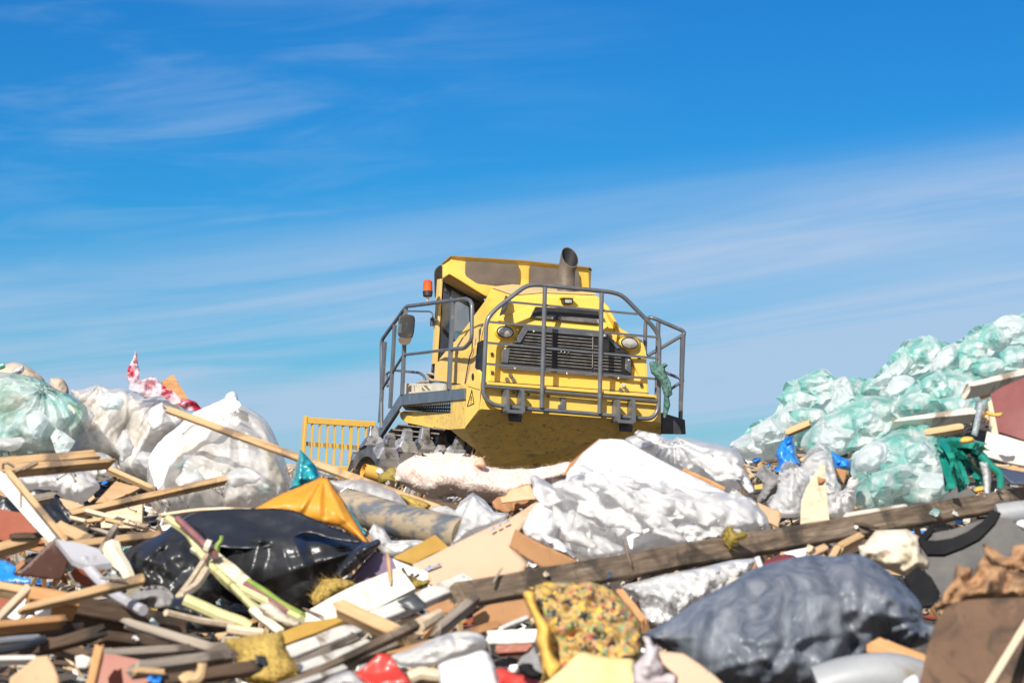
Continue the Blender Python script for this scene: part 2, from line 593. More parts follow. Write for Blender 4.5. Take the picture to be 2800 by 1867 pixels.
MT['mudpipe'] = mat('muddy_pipe', (.10, .115, .14), (.34, .27, .185), 5, (1, 2.2, 2.2), rough=.6, bump=.35, bscale=15, lo=.42, hi=.56)
MT['wool'] = mat('yellow_mineral_wool', (.52, .37, .11), (.36, .245, .07), 9, rough=1, bump=.8, bscale=40, spec=.1)
MT['wool_olive'] = mat('olive_mineral_wool', (.36, .27, .07), (.24, .18, .045), 9, rough=1, bump=.8, bscale=40, spec=.1)
MT['pinkwool'] = mat('pink_white_wool', (.82, .70, .64), (.70, .54, .46), 3.5, rough=1, bump=.9, bscale=30, spec=.1, c3=(.60, .48, .40), s3=6, lo3=.64, hi3=.8, sss=.2)
MT['peach'] = mat('peach_foam', (.80, .38, .20), (.72, .44, .30), 5, rough=.9, bump=.3, bscale=20)
MT['yellow_foam'] = mat('yellow_foam', (.78, .46, .08), (.70, .40, .10), 4, rough=.85, bump=.25, bscale=20)
MT['pale_foam'] = mat('pale_yellow_foam', (.80, .63, .32), (.78, .57, .24), 4, rough=.9, bump=.2, bscale=14)
MT['styro'] = mat('white_polystyrene', (.88, .88, .88), (.84, .84, .84), 4, rough=.7, bump=.3, bscale=60)
MT['red'] = mat('red_plastic', (.52, .045, .03), (.42, .03, .025), 4, rough=.4, bump=.1, coat=.2)
MT['redwhite'] = mat('red_and_white_film', (.80, .62, .67), (.56, .035, .075), 5, rough=.28, bump=.2, bscale=14, transl=.2, lo=.50, hi=.56, facet=.5, fscale=12)
MT['blue'] = mat('blue_film', (.015, .20, .72), (.03, .27, .80), 6, rough=.3, bump=.2, bscale=14, coat=.2, facet=.5, fscale=10)
MT['navy_card'] = mat('navy_card', (.03, .045, .09), (.045, .06, .10), 4, rough=.5, bump=.05)
MT['green_strap'] = mat('green_strap', (.008, .20, .15), (.015, .28, .21), 5, rough=.35, bump=.1, coat=.3)
MT['green_leaf'] = mat('green_stalk', (.16, .30, .045), (.32, .36, .07), 8, rough=.5, bump=.1)
MT['yellow_leaf'] = mat('yellow_stalk', (.70, .64, .36), (.52, .50, .20), 5, rough=.55, bump=.15, dirt=.3, dcol=(.3, .26, .12), ds=6)
MT['purple_leaf'] = mat('purple_stalk', (.22, .09, .10), (.30, .14, .12), 8, rough=.5, bump=.1)
MT['pale_stalk'] = mat('pale_stalk', (.76, .70, .56), (.64, .57, .40), 5, rough=.55, bump=.2, dirt=.35, dcol=(.4, .33, .2), ds=6)
MT['cob'] = mat('pale_cob', (.74, .66, .54), (.55, .45, .33), 12, rough=.7, bump=.8, bscale=30)
MT['beige_cloth'] = mat('beige_cloth', (.56, .46, .36), (.44, .35, .26), 4, rough=.9, bump=.4, bscale=20, dirt=.4, dcol=(.2, .15, .1), ds=5)
MT['cream_cloth'] = mat('cream_cloth', (.74, .66, .54), (.60, .50, .36), 4, rough=.85, bump=.3, bscale=16)
MT['lilac_cloth'] = mat('lilac_cloth', (.58, .52, .54), (.48, .42, .43), 6, rough=.9, bump=.3, bscale=20)
MT['grey_cloth'] = mat('grey_cloth', (.20, .20, .21), (.30, .28, .27), 6, rough=.9, bump=.4, bscale=16)
MT['foil'] = mat('silver_foil', (.86, .86, .86), (.66, .65, .64), 5, rough=.16, metal=.25, bump=.12, bscale=18, alpha=.9)
MT['rust'] = mat('rusty_brown_plate', (.15, .085, .05), (.095, .054, .034), 5, rough=.85, bump=.3, c3=(.25, .165, .10), s3=3.6, lo3=.55, hi3=.68, dirt=.6, dcol=(.045, .03, .02), ds=7)
MT['grey_pipe'] = mat('grey_pipe', (.34, .35, .37), (.26, .27, .28), 4, rough=.45, bump=.08, dirt=.45, dcol=(.20, .16, .12), ds=5)
MT['nail'] = mat('rusty_nail', (.16, .14, .12), None, rough=.5, metal=.6, bump=0)
MT['print'] = mat('faded_blue_print', (.34, .36, .46), None, rough=.8, bump=0)
MT['black_tape'] = mat('dark_tape', (.05, .055, .065), (.08, .085, .095), 6, rough=.4, bump=.05)
MT['crate'] = mat('cream_crate', (.70, .64, .52), (.60, .53, .42), 5, rough=.5, bump=.05)
MT['rope'] = mat('dirty_rope', (.42, .34, .25), (.30, .24, .17), 14, rough=.9, bump=.5)
MT['rag'] = mat('green_rag', (.05, .14, .115), (.13, .24, .20), 6, rough=.8, bump=.3, transl=.15, facet=.4, fscale=7)
MT['earth'] = mat('rubbish_earth', (.10, .08, .063), (.045, .036, .03), 3, rough=.95, bump=.7, bscale=14, c3=(.20, .165, .135), s3=11, lo3=.58, hi3=.70)


def chips():
    m = mat('recycled_foam_chips', (.5, .3, .1), None, rough=.85, bump=.3, bscale=40)
    t = m.node_tree
    n, l = t.nodes.new, t.links.new
    b = t.nodes['Principled BSDF']
    tcn = n('ShaderNodeTexCoord')
    nz = n('ShaderNodeTexNoise')
    nz.inputs['Scale'].default_value = 30
    mx = n('ShaderNodeMix')
    mx.data_type = 'VECTOR'
    mx.inputs['Factor'].default_value = .035
    l(tcn.outputs['Object'], nz.inputs['Vector'])
    l(tcn.outputs['Object'], mx.inputs['A'])
    l(nz.outputs['Color'], mx.inputs['B'])
    vo = n('ShaderNodeTexVoronoi')
    vo.inputs['Scale'].default_value = 70
    l(mx.outputs['Result'], vo.inputs['Vector'])
    sp = n('ShaderNodeSeparateColor')
    l(vo.outputs['Color'], sp.inputs[0])
    cr = n('ShaderNodeValToRGB')
    cr.color_ramp.interpolation = 'CONSTANT'
    cols = [(0, (.48, .30, .085)), (.2, (.36, .225, .07)), (.34, (.50, .36, .14)), (.46, (.25, .165, .07)), (.57, (.045, .045, .05)), (.68, (.46, .27, .17)),
            (.76, (.70, .42, .04)), (.83, (.25, .30, .10)), (.88, (.48, .09, .09)), (.92, (.16, .34, .20)), (.95, (.13, .11, .09))]
    e = cr.color_ramp.elements
    e[0].position, e[0].color = 0, cols[0][1] + (1,)
    e[1].position, e[1].color = cols[1][0], cols[1][1] + (1,)
    for p_, c_ in cols[2:]:
        q = e.new(p_)
        q.color = c_ + (1,)
    l(sp.outputs[0], cr.inputs[0])
    l(cr.outputs[0], b.inputs['Base Color'])
    return m


MT['chips'] = chips()


def contents_mat():
    m = mat('mixed_packaging', (.8, .8, .8), None, rough=.7, bump=.4, bscale=14)
    t = m.node_tree
    n, l = t.nodes.new, t.links.new
    tcn = n('ShaderNodeTexCoord')
    vo = n('ShaderNodeTexVoronoi')
    vo.inputs['Scale'].default_value = 4.5
    l(tcn.outputs['Object'], vo.inputs['Vector'])
    sp = n('ShaderNodeSeparateColor')
    l(vo.outputs['Color'], sp.inputs[0])
    cr = n('ShaderNodeValToRGB')
    cr.color_ramp.interpolation = 'CONSTANT'
    e = cr.color_ramp.elements
    e[0].color = (.92, .92, .92, 1)
    e[1].position, e[1].color = .42, (.80, .76, .70, 1)
    for p_, c_ in [(.6, (.55, .46, .36)), (.7, (.90, .90, .90)), (.82, (.62, .62, .60)), (.9, (.50, .68, .66)), (.95, (.66, .60, .36))]:
        q = e.new(p_)
        q.color = c_ + (1,)
    l(sp.outputs[0], cr.inputs[0])
    l(cr.outputs[0], t.nodes['Principled BSDF'].inputs['Base Color'])
    return m


MT['contents'] = contents_mat()

# ------------------------------------------------------------------ the ground: a mound of rubbish-covered earth
GX = [-4500, -1500, 0, 350, 700, 1050, 1400, 1750, 2100, 2450, 2800, 4300, 7300]
GD = [2, 6, 9, 10, 12, 14, 16, 18, 20, 22, 24, 27, 31, 37, 50, 80, 200, 900, 3000]
GY = {2: 6300, 6: 2500, 9: 1990, 10: 1925, 12: 1795, 14: 1655, 16: 1530}
GR = {18: [1400, 1400, 1400, 1415, 1430, 1440, 1440, 1440, 1410, 1380, 1370, 1370, 1370],
      20: [1300, 1300, 1300, 1320, 1360, 1380, 1385, 1390, 1300, 1230, 1180, 1200, 1200],
      22: [1230, 1220, 1180, 1220, 1325, 1345, 1350, 1360, 1260, 1160, 1090, 1100, 1130],
      24: [1215, 1200, 1160, 1200, 1305, 1325, 1340, 1345, 1240, 1120, 1040, 1060, 1100],
      27: [1210, 1200, 1170, 1210, 1310, 1330, 1345, 1345, 1250, 1120, 1030, 1060, 1100],
      31: [1260, 1250, 1240, 1290, 1360, 1390, 1400, 1400, 1320, 1180, 1090, 1100, 1120],
      37: [1400, 1400, 1400, 1430, 1500, 1500, 1500, 1500, 1450, 1300, 1200, 1200, 1200],
      50: [1330] * 13, 80: [1318] * 13, 200: [1332] * 13, 900: [1345] * 13, 3000: [1348] * 13}


def ground_y(x, d):
    def row(k):
        return GR[k] if k in GR else [GY[k]] * 13

    d = min(max(d, GD[0]), GD[-1])
    x = min(max(x, GX[0]), GX[-1])
    j = max(i for i in range(len(GD) - 1) if GD[i] <= d)
    i = max(k for k in range(len(GX) - 1) if GX[k] <= x)
    td = (math.log(d) - math.log(GD[j])) / (math.log(GD[j + 1]) - math.log(GD[j]))
    tx = (x - GX[i]) / (GX[i + 1] - GX[i])
    tx = tx * tx * (3 - 2 * tx)
    a = row(GD[j])
    b = row(GD[j + 1])
    ya = a[i] * (1 - tx) + a[i + 1] * tx
    yb = b[i] * (1 - tx) + b[i + 1] * tx
    return ya * (1 - td) + yb * td


def make_ground():
    xs = list(np.concatenate([np.linspace(-4500, -300, 30), np.linspace(-260, 3060, 130), np.linspace(3200, 7300, 30)]))
    ds = list(np.concatenate([np.exp(np.linspace(math.log(2.2), math.log(8), 14)), np.linspace(8.2, 26, 100), np.exp(np.linspace(math.log(26.5), math.log(2900), 50))]))
    V = np.array([tuple(P(x, ground_y(x, d), d)) for d in ds for x in xs])
    amp = np.repeat(np.array([min(.05 + .0006 * d, .6) for d in ds]), len(xs))
    V[:, 2] += (fbm(V * np.array([2.2, 2.2, .1]), 5, 4) * .7 + np.abs(fbm(V * np.array([7, 7, .1]), 9, 2)) * .5) * amp - .05
    nx = len(xs)
    F = [(j * nx + i, j * nx + i + 1, (j + 1) * nx + i + 1, (j + 1) * nx + i) for j in range(len(ds) - 1) for i in range(nx - 1)]
    o = meshobj('ground', V, F, MT['earth'], smooth=True)
    tag(o, kind='structure')
    return o


ground = make_ground()

# ------------------------------------------------------------------ the compactor
TH = R(22)
XM = Vector((math.cos(TH), math.sin(TH), -.062)).normalized()
YM = Vector((-math.sin(TH), math.cos(TH), 0))
ZM = XM.cross(YM)
OM = P(*px('a', 1380, 1160), 37)


def Mp(x, y, v, z='a'):
    return hit(*px(z, x, y), OM + YM * v, YM)


def Sp(x, y, u, z='a'):
    return hit(*px(z, x, y), OM + XM * u, XM)


def onp(x, y, a, b, c, off=.006, z='a'):
    n = (b - a).cross(c - a).normalized()
    if n.dot(CAM - a) < 0:
        n = -n
    return hit(*px(z, x, y), a + n * off, n)


base = hit(*px('a', 1200, 1600), OM + YM * 2, YM)
base.z = OM.z - 1.75
M = empty('landfill_compactor', base)
tag(M, 'yellow landfill compactor with tubular grille guard and toothed steel wheels on the rubbish crest', 'compactor')


def prt(name, parent, geo, m, smooth=False, bev=0, label=None):
    o = geo.build(name, MT[m], parent, smooth, bev=bev)
    if label:
        o['label'] = label
    return o


def poly(pts, v, z='a'):
    return [Mp(x, y, v, z) for x, y in pts]


# guard
g = Geo()
fr = [(808, 1010), (818, 880), (832, 560), (885, 492), (1085, 338), (1150, 328), (1640, 376), (1715, 398), (1925, 612), (1955, 675), (1950, 1140), (1905, 1200), (1800, 1194),
      (1500, 1166), (1080, 1132), (885, 1112), (822, 1070)]
g.tube(roundpath(poly(fr, 0), .10, True), .029, 12, closed=True)
guard = prt('grille_guard', M, g, 'steel_grey', True)
for a, b in [((970, 440), (1815, 520)), ((845, 570), (1938, 670)), ((832, 705), (1945, 807)), ((826, 842), (1945, 942)), ((818, 985), (1945, 1082))]:
    prt('guard_bar', guard, Geo().bar(Mp(*a, -.005), Mp(*b, -.005), .036, .028, ZM), 'steel_grey')
for a, b in [((1212, 345), (1190, 1128)), ((1580, 382), (1566, 1166))]:
    prt('guard_post', guard, Geo().tube([Mp(*a, -.03), Mp(*b, -.03)], .03, 12), 'steel_grey', True)
for x, y in [(1022, 1010), (1742, 1075)]:
    g = Geo()
    for s in (-50, 50):
        g.ext([Mp(x + s - 8, y, -.10), Mp(x + s + 8, y, -.10), Mp(x + s + 12, y + 145 + s * .08, -.10), Mp(x + s - 12, y + 145 + s * .08, -.10)], YM * .2)
    g.ext(poly([(x - 52, y + 128), (x + 52, y + 136), (x + 52, y + 158), (x - 52, y + 150)], -.12), YM * .24)
    br = prt('guard_bracket', M, g, 'steel_grey', bev=.004)
    prt('bracket_plate', br, Geo().ext(poly([(x - 40, y + 158), (x + 42, y + 164), (x + 38, y + 210), (x - 36, y + 204)], .04), YM * .06), 'dark_steel', bev=.004)

# hood
HF = [(840, 1000, .3), (835, 700, .3), (850, 585, .32), (962, 438, .5), (1015, 405, .56), (1210, 388, .6), (1555, 402, .6), (1628, 470, .52), (1702, 610, .36), (1850, 690, .32), (1872, 760, .3), (1890, 1055, .3)]
HB = [(500, 950, 1.9), (505, 850, 1.9), (620, 705, 1.9), (815, 440, 1.9), (862, 352, 1.9), (1000, 338, 1.9), (1470, 362, 1.9), (1500, 440, 1.9), (1540, 600, 1.9), (1600, 690, 1.9), (1620, 760, 1.9), (1640, 1050, 1.9)]
F_ = [Mp(*q) for q in HF]
B_ = [Mp(*q) for q in HB]
hood = prt('hood', M, Geo().prism(F_, B_), 'yellow', bev=.03)
# dust lying on the hood's top is a panel of its own
g = Geo()
tops = [F_[4] * .93 + B_[4] * .07, F_[5] * .93 + B_[5] * .07, F_[6] * .93 + B_[6] * .07, B_[6], B_[5], B_[4]]
prt('hood_top_panel', hood, Geo().ext([p + ZM * .006 for p in tops], ZM * .018), 'dust_top', bev=.008)
side = [F_[0] * .86 + B_[0] * .14, F_[1] * .86 + B_[1] * .14, F_[2] * .86 + B_[2] * .14, B_[2], B_[1], B_[0]]
prt('side_panel', hood, Geo().ext([p - XM * .006 for p in side], -XM * .014), 'dusty', bev=.006)
A, B, C = F_[0] - XM * .022, F_[1] - XM * .022, B_[0] - XM * .022
prt('side_vent', hood, Geo().ext([onp(x, y, A, B, C, .01) for x, y in [(772, 705), (806, 688), (800, 900), (757, 868)]], XM * .02), 'black')
A, B, C = F_[2], F_[3], B_[3]
prt('shoulder_vent', hood, Geo().ext([onp(x, y, A, B, C, .012) for x, y in [(955, 398), (985, 415), (945, 520), (915, 530)]], XM * .01 + YM * .01), 'dark_steel')
# raised brow between grille and upper vent
prt('brow_panel', hood, Geo().ext([Mp(905, 560, .30), Mp(1118, 462, .42), Mp(1575, 492, .42), Mp(1625, 600, .33), Mp(1575, 632, .29), Mp(1070, 590, .29)], YM * .06), 'yellow', bev=.012)
# upper vent with mesh
vent = prt('upper_vent', M, Geo().ext([Mp(1155, 472, .375), Mp(1558, 492, .375), Mp(1566, 584, .29), Mp(1122, 540, .29)], YM * .04), 'black')
g = Geo()
for x0, x1 in ((1128, 1262), (1300, 1560)):
    def edge(t, top):
        x = x0 + (x1 - x0) * t
        k = (x - 1122) / 440
        return Mp(x, (500 + 14 * k) if top else (541 + 40 * k), .37 if top else .284)
    n = int((x1 - x0) / 11)
    for i in range(n + 1):
        for dx in (-.9, .9):
            t0, t1 = i / n, i / n + dx * 40 / (x1 - x0)
            t1 = min(max(t1, 0), 1)
            g.bar(edge(t0, True), edge(t1, False), .005, .004, YM)
    prt('vent_mesh', vent, g, 'slat')
    g = Geo()
# main grille
GP = [(1080, 602), (1618, 645), (1662, 690), (1745, 765), (1776, 810), (1774, 935), (928, 872), (945, 742), (1022, 702)]
gr = prt('radiator_grille', M, Geo().ext(poly(GP, .27), YM * .05), 'black', bev=.008)
g = Geo()
for pts in [[(1076, 600), (1618, 643), (1612, 672), (1100, 628)], [(1076, 600), (1105, 622), (1052, 705), (1018, 703)], [(942, 742), (985, 738), (972, 842), (930, 840)],
            [(1738, 806), (1770, 812), (1770, 905), (1735, 880)], [(1618, 645), (1660, 690), (1700, 740), (1680, 745), (1640, 700)], [(928, 860), (1774, 925), (1774, 940), (928, 875)]]:
    g.ext(poly(pts, .25), YM * .03)
prt('grille_frame', gr, g, 'steel_grey', bev=.003)
for i in range(11):
    t = i / 10
    y = 648 + t * 208
    xl = 1092 - 30 * t * 2 if y < 720 else 978
    xr = 1560 + 60 * t * 2 if y < 720 else 1735
    for a, b in ((xl, 1185), (1215, 1255), (1290, 1515), (1530, xr - 30)):
        dy = lambda x: y + (x - 1090) * .085
        if b - a > 12:
            prt('grille_slat', gr, Geo().bar(Mp(a, dy(a), .26), Mp(b, dy(b), .26), .014, .008, ZM), 'slat')
prt('grille_divider', gr, Geo().bar(Mp(1522, 668, .258), Mp(1520, 865, .258), .01, .008, YM), 'slat')
g = Geo()
for x, y in ((1318, 764), (1340, 768), (1365, 770)):
    g.dome(Mp(x, y, .25), -YM, .012, .01, 10, 3)
prt('emblem', gr, g, 'tooth', True)
# panel gaps, latches and bolts
for a, b in [((842, 985), (1885, 1062))]:
    prt('panel_gap', hood, Geo().bar(Mp(a[0], a[1] - 30, .297), Mp(b[0], b[1] - 30, .297), .008, .006, ZM), 'dark_steel')
for x, y in [(955, 745), (1018, 872), (1356, 905), (1690, 935), (1758, 818), (1140, 632), (1600, 660)]:
    prt('bolt', gr, Geo().dome(Mp(x, y, .25), -YM, .016, .012, 10, 3), 'lens', True)
for x, y in [(870, 780), (872, 900), (1825, 800), (1840, 980)]:
    prt('latch', hood, Geo().ext(poly([(x - 8, y - 12), (x + 8, y - 11), (x + 8, y + 12), (x - 8, y + 11)], .285), YM * .02), 'dark_steel', bev=.003)
A, B, C = F_[0] - XM * .022, F_[1] - XM * .022, B_[0] - XM * .022
g = Geo()
pq = [onp(x, y, A, B, C, .012) for x, y in [(742, 640), (738, 760), (722, 800), (690, 980)]]
g.tube(pq, .008, 6)
prt('cable', hood, g, 'black', True)
# lower fascia lamps and slots
for x, y, white in [(987, 915, 0), (964, 942, 0), (1007, 945, 0), (1721, 981, 1), (1703, 1010, 0), (1742, 1013, 0)]:
    prt('reflector', M, Geo().cyl(Mp(x, y, .305), Mp(x, y, .27), .026, n=16), 'lens' if white else 'rubber_grey', True)
for x, y in ((980, 966), (1720, 1033)):
    g = Geo()
    for k in range(4):
        g.ext(poly([(x - 34 + k * 18, y + k * 1.5 - 4), (x - 22 + k * 18, y + k * 1.5 - 3), (x - 22 + k * 18, y + k * 1.5 + 4), (x - 34 + k * 18, y + k * 1.5 + 4)], .28), YM * .03)
    prt('drain_slot', M, g, 'black')


def ell(cx, cy, rx, ry, v, n=28):
    return [Mp(cx + rx * math.cos(2 * math.pi * k / n), cy + ry * math.sin(2 * math.pi * k / n) + rx * math.cos(2 * math.pi * k / n) * .09, v) for k in range(n)]


for x, y in ((953, 636), (1762, 708)):
    pod = prt('headlight', M, Geo().prism(ell(x, y, 62, 43, .268), ell(x, y, 74, 54, .32)), 'yellow', bev=.01)
    prt('rim', pod, Geo().tube(ell(x, y, 52, 35, .255), .010, 8, closed=True), 'black', True)
    e1 = ell(x, y, 50, 33, .25)
    g = Geo()
    c = Mp(x, y, .22)
    n = len(e1)
    mid = [p * .5 + c * .5 - YM * .012 for p in e1]
    g.add(e1 + mid + [c - YM * .005], [(i, (i + 1) % n, n + (i + 1) % n, n + i) for i in range(n)] + [(n + i, n + (i + 1) % n, 2 * n) for i in range(n)] + [tuple(range(n - 1, -1, -1))])
    prt('lens', pod, g, 'lens', True)
# work light on the hood
wl = prt('work_light', M, Geo().ext(poly([(1332, 415), (1397, 418), (1394, 455), (1336, 452)], .46), YM * .12), 'black', bev=.008)
prt('lens', wl, Geo().ext(poly([(1343, 424), (1388, 426), (1386, 447), (1345, 445)], .45), YM * .01), 'lens')
prt('bracket', wl, Geo().ext([Mp(1326, 402, .44), Mp(1403, 405, .44), Mp(1403, 416, .44), Mp(1326, 413, .44)], YM * .2), 'yellow')

# bumper / counterweight
bA, bB, bC, bD = Mp(800, 962, .1), Mp(1965, 1052, .1), Mp(1965, 1228, .1), Mp(786, 1140, .1)
bI, bJ = Mp(690, 1262, .52), Mp(702, 972, .52)
bG, bH, bE = Mp(845, 1515, 1.0), Mp(850, 1440, .92), Mp(1965, 1440, 1.0)
bE2 = Mp(1790, 1560, 1.0)
g = Geo()
vs = [bA, bB, bC, bD, bI, bJ, bG, bH, bE, bE2]
back = [bJ + YM * .55, bB + YM * 1.0, bE + YM * .15 + ZM * .1, bE2 + YM * .15, bG + YM * .15, bH + YM * .2, bI + YM * .55]
vs += back
f = [(0, 1, 2, 3), (0, 3, 4, 5), (3, 2, 8, 9, 6), (3, 6, 7, 4), (1, 11, 12, 8, 2), (0, 5, 10, 11, 1), (5, 4, 16, 10), (4, 7, 15, 16), (7, 6, 14, 15), (6, 9, 13, 14), (9, 8, 12, 13), (10, 16, 15, 14, 13, 12, 11)]
g.add(vs, f)
bump = prt('counterweight', M, g, 'belly', bev=.006)
# painted front skirt, standing proud of the scraped belly
prt('front_skirt', bump, Geo().ext([Mp(812, 975, .085), Mp(1962, 1060, .085), Mp(1962, 1222, .085), Mp(792, 1136, .085)], YM * .012), 'yellow', bev=.004)
prt('corner_panel', bump, Geo().ext([onp(x, y, bD, bI, bJ, .006) for x, y in [(797, 966), (784, 1136), (692, 1256), (703, 976)]], XM * .004 + YM * .002), 'yellow', bev=.002)
prt('ledge', bump, Geo().ext(poly([(835, 958), (1935, 1046), (1935, 1062), (835, 976)], .0), YM * .32), 'yellow', bev=.006)
# lug
lug = Geo()
o_ = [(705, 985), (752, 892), (772, 880), (790, 900), (794, 960), (785, 1010)]
lug.ext([onp(x, y, bD, bI, bJ, .02) for x, y in o_], XM * .04)
lg = prt('lifting_lug', bump, lug, 'yellow', bev=.004)
prt('lug_eye', lg, Geo().ext([onp(742 + 8 * math.cos(k * .6), 927 + 24 * math.sin(k * .6), bD, bI, bJ, .026) for k in range(10)], XM * .01), 'black')
# warning triangle
tri = [(737, 1012), (707, 1118), (750, 1098)]
g = Geo()
tp = [onp(x, y, bD, bI, bJ, .014) for x, y in tri]
g.tube(tp, .006, 6, closed=True)
g.tube([onp(733, 1052, bD, bI, bJ, .014), onp(731, 1082, bD, bI, bJ, .014)], .006, 6)
g.tube([onp(730, 1091, bD, bI, bJ, .014), onp(730, 1097, bD, bI, bJ, .014)], .006, 6)
prt('warning_triangle', bump, g, 'black')
# smears and gouges on the skirt and belly
for x, y, r in ((1010, 1028, .02), (1105, 1040, .02), (1235, 1052, .02)):
    prt('bolt', bump, Geo().cyl(Mp(x, y, .085), Mp(x, y, .06), r, n=8), 'steel_grey')
prt('hitch_stub', bump, Geo().ext(poly([(1318, 1058), (1345, 1060), (1343, 1138), (1300, 1134), (1302, 1108), (1316, 1105)], .05), YM * .05), 'steel_grey', bev=.004)

# cab canopy
cF = [(546, 188, 2.15), (600, 141, 2.0), (1078, 172, 2.0), (1500, 216, 2.0), (1514, 232, 2.1), (1506, 430, 2.1), (1460, 450, 2.0), (1100, 440, 2.0), (826, 405, 2.0), (592, 265, 2.0), (546, 292, 2.15)]
cB = [(538, 205, 3.5), (590, 170, 3.6), (1078, 196, 3.6), (1440, 230, 3.6), (1450, 245, 3.5), (1440, 430, 3.5), (1420, 445, 3.6), (1100, 440, 3.6), (840, 430, 3.6), (600, 310, 3.6), (538, 310, 3.5)]
can = prt('cab_canopy', M, Geo().prism([Mp(*q) for q in cF], [Mp(*q) for q in cB]), 'yellow', bev=.04)
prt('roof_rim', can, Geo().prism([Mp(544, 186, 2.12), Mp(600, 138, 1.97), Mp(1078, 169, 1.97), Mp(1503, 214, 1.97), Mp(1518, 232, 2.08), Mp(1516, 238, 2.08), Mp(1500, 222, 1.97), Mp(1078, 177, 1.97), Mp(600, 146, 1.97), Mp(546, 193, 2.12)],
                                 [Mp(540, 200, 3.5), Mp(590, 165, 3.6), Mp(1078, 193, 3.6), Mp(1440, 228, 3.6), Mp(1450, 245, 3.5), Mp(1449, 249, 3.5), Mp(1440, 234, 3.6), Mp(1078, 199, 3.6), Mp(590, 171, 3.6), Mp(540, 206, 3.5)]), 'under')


def rpoly(pts, v, r=.04):
    return roundpath(poly(pts, v), r, True, 3)


prt('window', can, Geo().ext(rpoly([(698, 174), (1043, 198), (1040, 342), (772, 322), (694, 270)], 1.985), YM * .02), 'brownwin')
prt('window', can, Geo().ext(rpoly([(1112, 205), (1434, 240), (1436, 350), (1108, 330)], 1.985), YM * .02), 'brownwin')
prt('canopy_soffit', can, Geo().ext([Mp(548, 298, 2.13), Mp(592, 268, 1.99), Mp(826, 408, 1.99), Mp(806, 438, 2.3), Mp(560, 300, 2.35)], YM * .04 - ZM * .01), 'under')  # brown puts the shade under the overhang into the colour
# cab body behind the hood
cab = prt('cab_body', M, Geo().prism(poly([(535, 300), (815, 430), (800, 1000), (500, 960)], 2.42), poly([(530, 310), (820, 430), (805, 1000), (500, 960)], 3.4)), 'dark_steel', bev=.01)
prt('pillar', cab, Geo().ext(poly([(533, 290), (549, 292), (516, 840), (498, 842)], 2.33), YM * .14), 'dusty', bev=.005)
prt('rear_window', cab, Geo().ext(poly([(556, 304), (812, 434), (748, 610), (640, 740), (512, 842), (520, 780)], 2.36), YM * .03), 'cabglass')
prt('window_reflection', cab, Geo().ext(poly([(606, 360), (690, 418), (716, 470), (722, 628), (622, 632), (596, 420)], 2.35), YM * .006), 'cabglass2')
prt('side_window', cab, Geo().ext(poly([(622, 634), (720, 630), (712, 650), (626, 700)], 2.35), YM * .006), 'clearglass')
prt('bolt', cab, Geo().cyl(Mp(567, 362, 2.36), Mp(567, 362, 2.33), .025, n=10), 'dark_steel')
# tank / mirror behind the cab
prt('air_cleaner', M, Geo().prism(rpoly([(492, 235), (520, 205), (545, 200), (545, 400), (520, 425), (495, 415)], 2.6, .05), rpoly([(492, 235), (520, 205), (545, 200), (545, 400), (520, 425), (495, 415)], 3.0, .05)), 'black', bev=.02)
prt('mast', M, Geo().tube([Mp(513, 420, 2.5), Mp(505, 560, 2.5), Mp(493, 760, 2.5), Mp(480, 940, 2.5)], .022, 8), 'dark_steel', True)
# exhaust
ex = Geo()
path = [Mp(1346, 400, 1.0), Mp(1349, 300, 1.0), Mp(1352, 240, 1.0)]
n = 28
rings = []
rad = .118
for p in path:
    rings.append([p + (XM * math.cos(2 * math.pi * k / n) + YM * math.sin(2 * math.pi * k / n)) * rad for k in range(n)])
c = Mp(1374, 150, .96)
rings.append([c + XM * (math.cos(2 * math.pi * k / n) * rad) + (ZM * .145 + YM * .11) * math.sin(2 * math.pi * k / n) for k in range(n)])
v = [q for r_ in rings for q in r_]
inner = [[(q - sum(r_, Vector()) / n) * .93 + sum(r_, Vector()) / n for q in r_] for r_ in rings]
v2 = [q for r_ in reversed(inner) for q in r_]
allr = v + v2
nr = len(allr) // n
f = [(i * n + k, i * n + (k + 1) % n, (i + 1) * n + (k + 1) % n, (i + 1) * n + k) for i in range(nr - 1) for k in range(n)]
ex.add(allr, f)
ex_o = prt('exhaust_stack', M, ex, 'exhaust', True)
ex_o.data.materials.append(MT['black'])  # darkness inside the pipe painted black on its inner faces
for q in ex_o.data.polygons:
    if q.index >= len(rings) * n:
        q.material_index = 1
prt('exhaust_bore', ex_o, Geo().cyl(Mp(1349, 300, 1.0) - ZM * .02, Mp(1349, 300, 1.0), .096, n=24), 'black')  # black plug, the dark of the bore put in as colour

# left walkway and its rail
UL = (Mp(690, 1000, .52) - OM).dot(XM)
lip = Geo().ext([Sp(690, 1000, UL), Sp(690, 1072, UL), Sp(276, 1112, UL), Sp(270, 1040, UL)], XM * .03)
wk = prt('walkway_edge', M, lip, 'steel_grey', bev=.004)
prt('stair_stringer', wk, Geo().ext([Sp(270, 1041, UL), Sp(276, 1111, UL), Sp(118, 1345, UL), (Sp(112, 1290, UL))], XM * .03), 'steel_grey', bev=.004)
prt('walkway_deck', wk, Geo().prism([Sp(690, 1010, UL) + XM * .03, Sp(270, 1050, UL) + XM * .03, Sp(270, 1052, UL) + XM * .72, Sp(690, 1012, UL) + XM * .72],
                                    [Sp(690, 1016, UL) + XM * .03, Sp(270, 1056, UL) + XM * .03, Sp(270, 1058, UL) + XM * .72, Sp(690, 1018, UL) + XM * .72]), 'dark_steel')
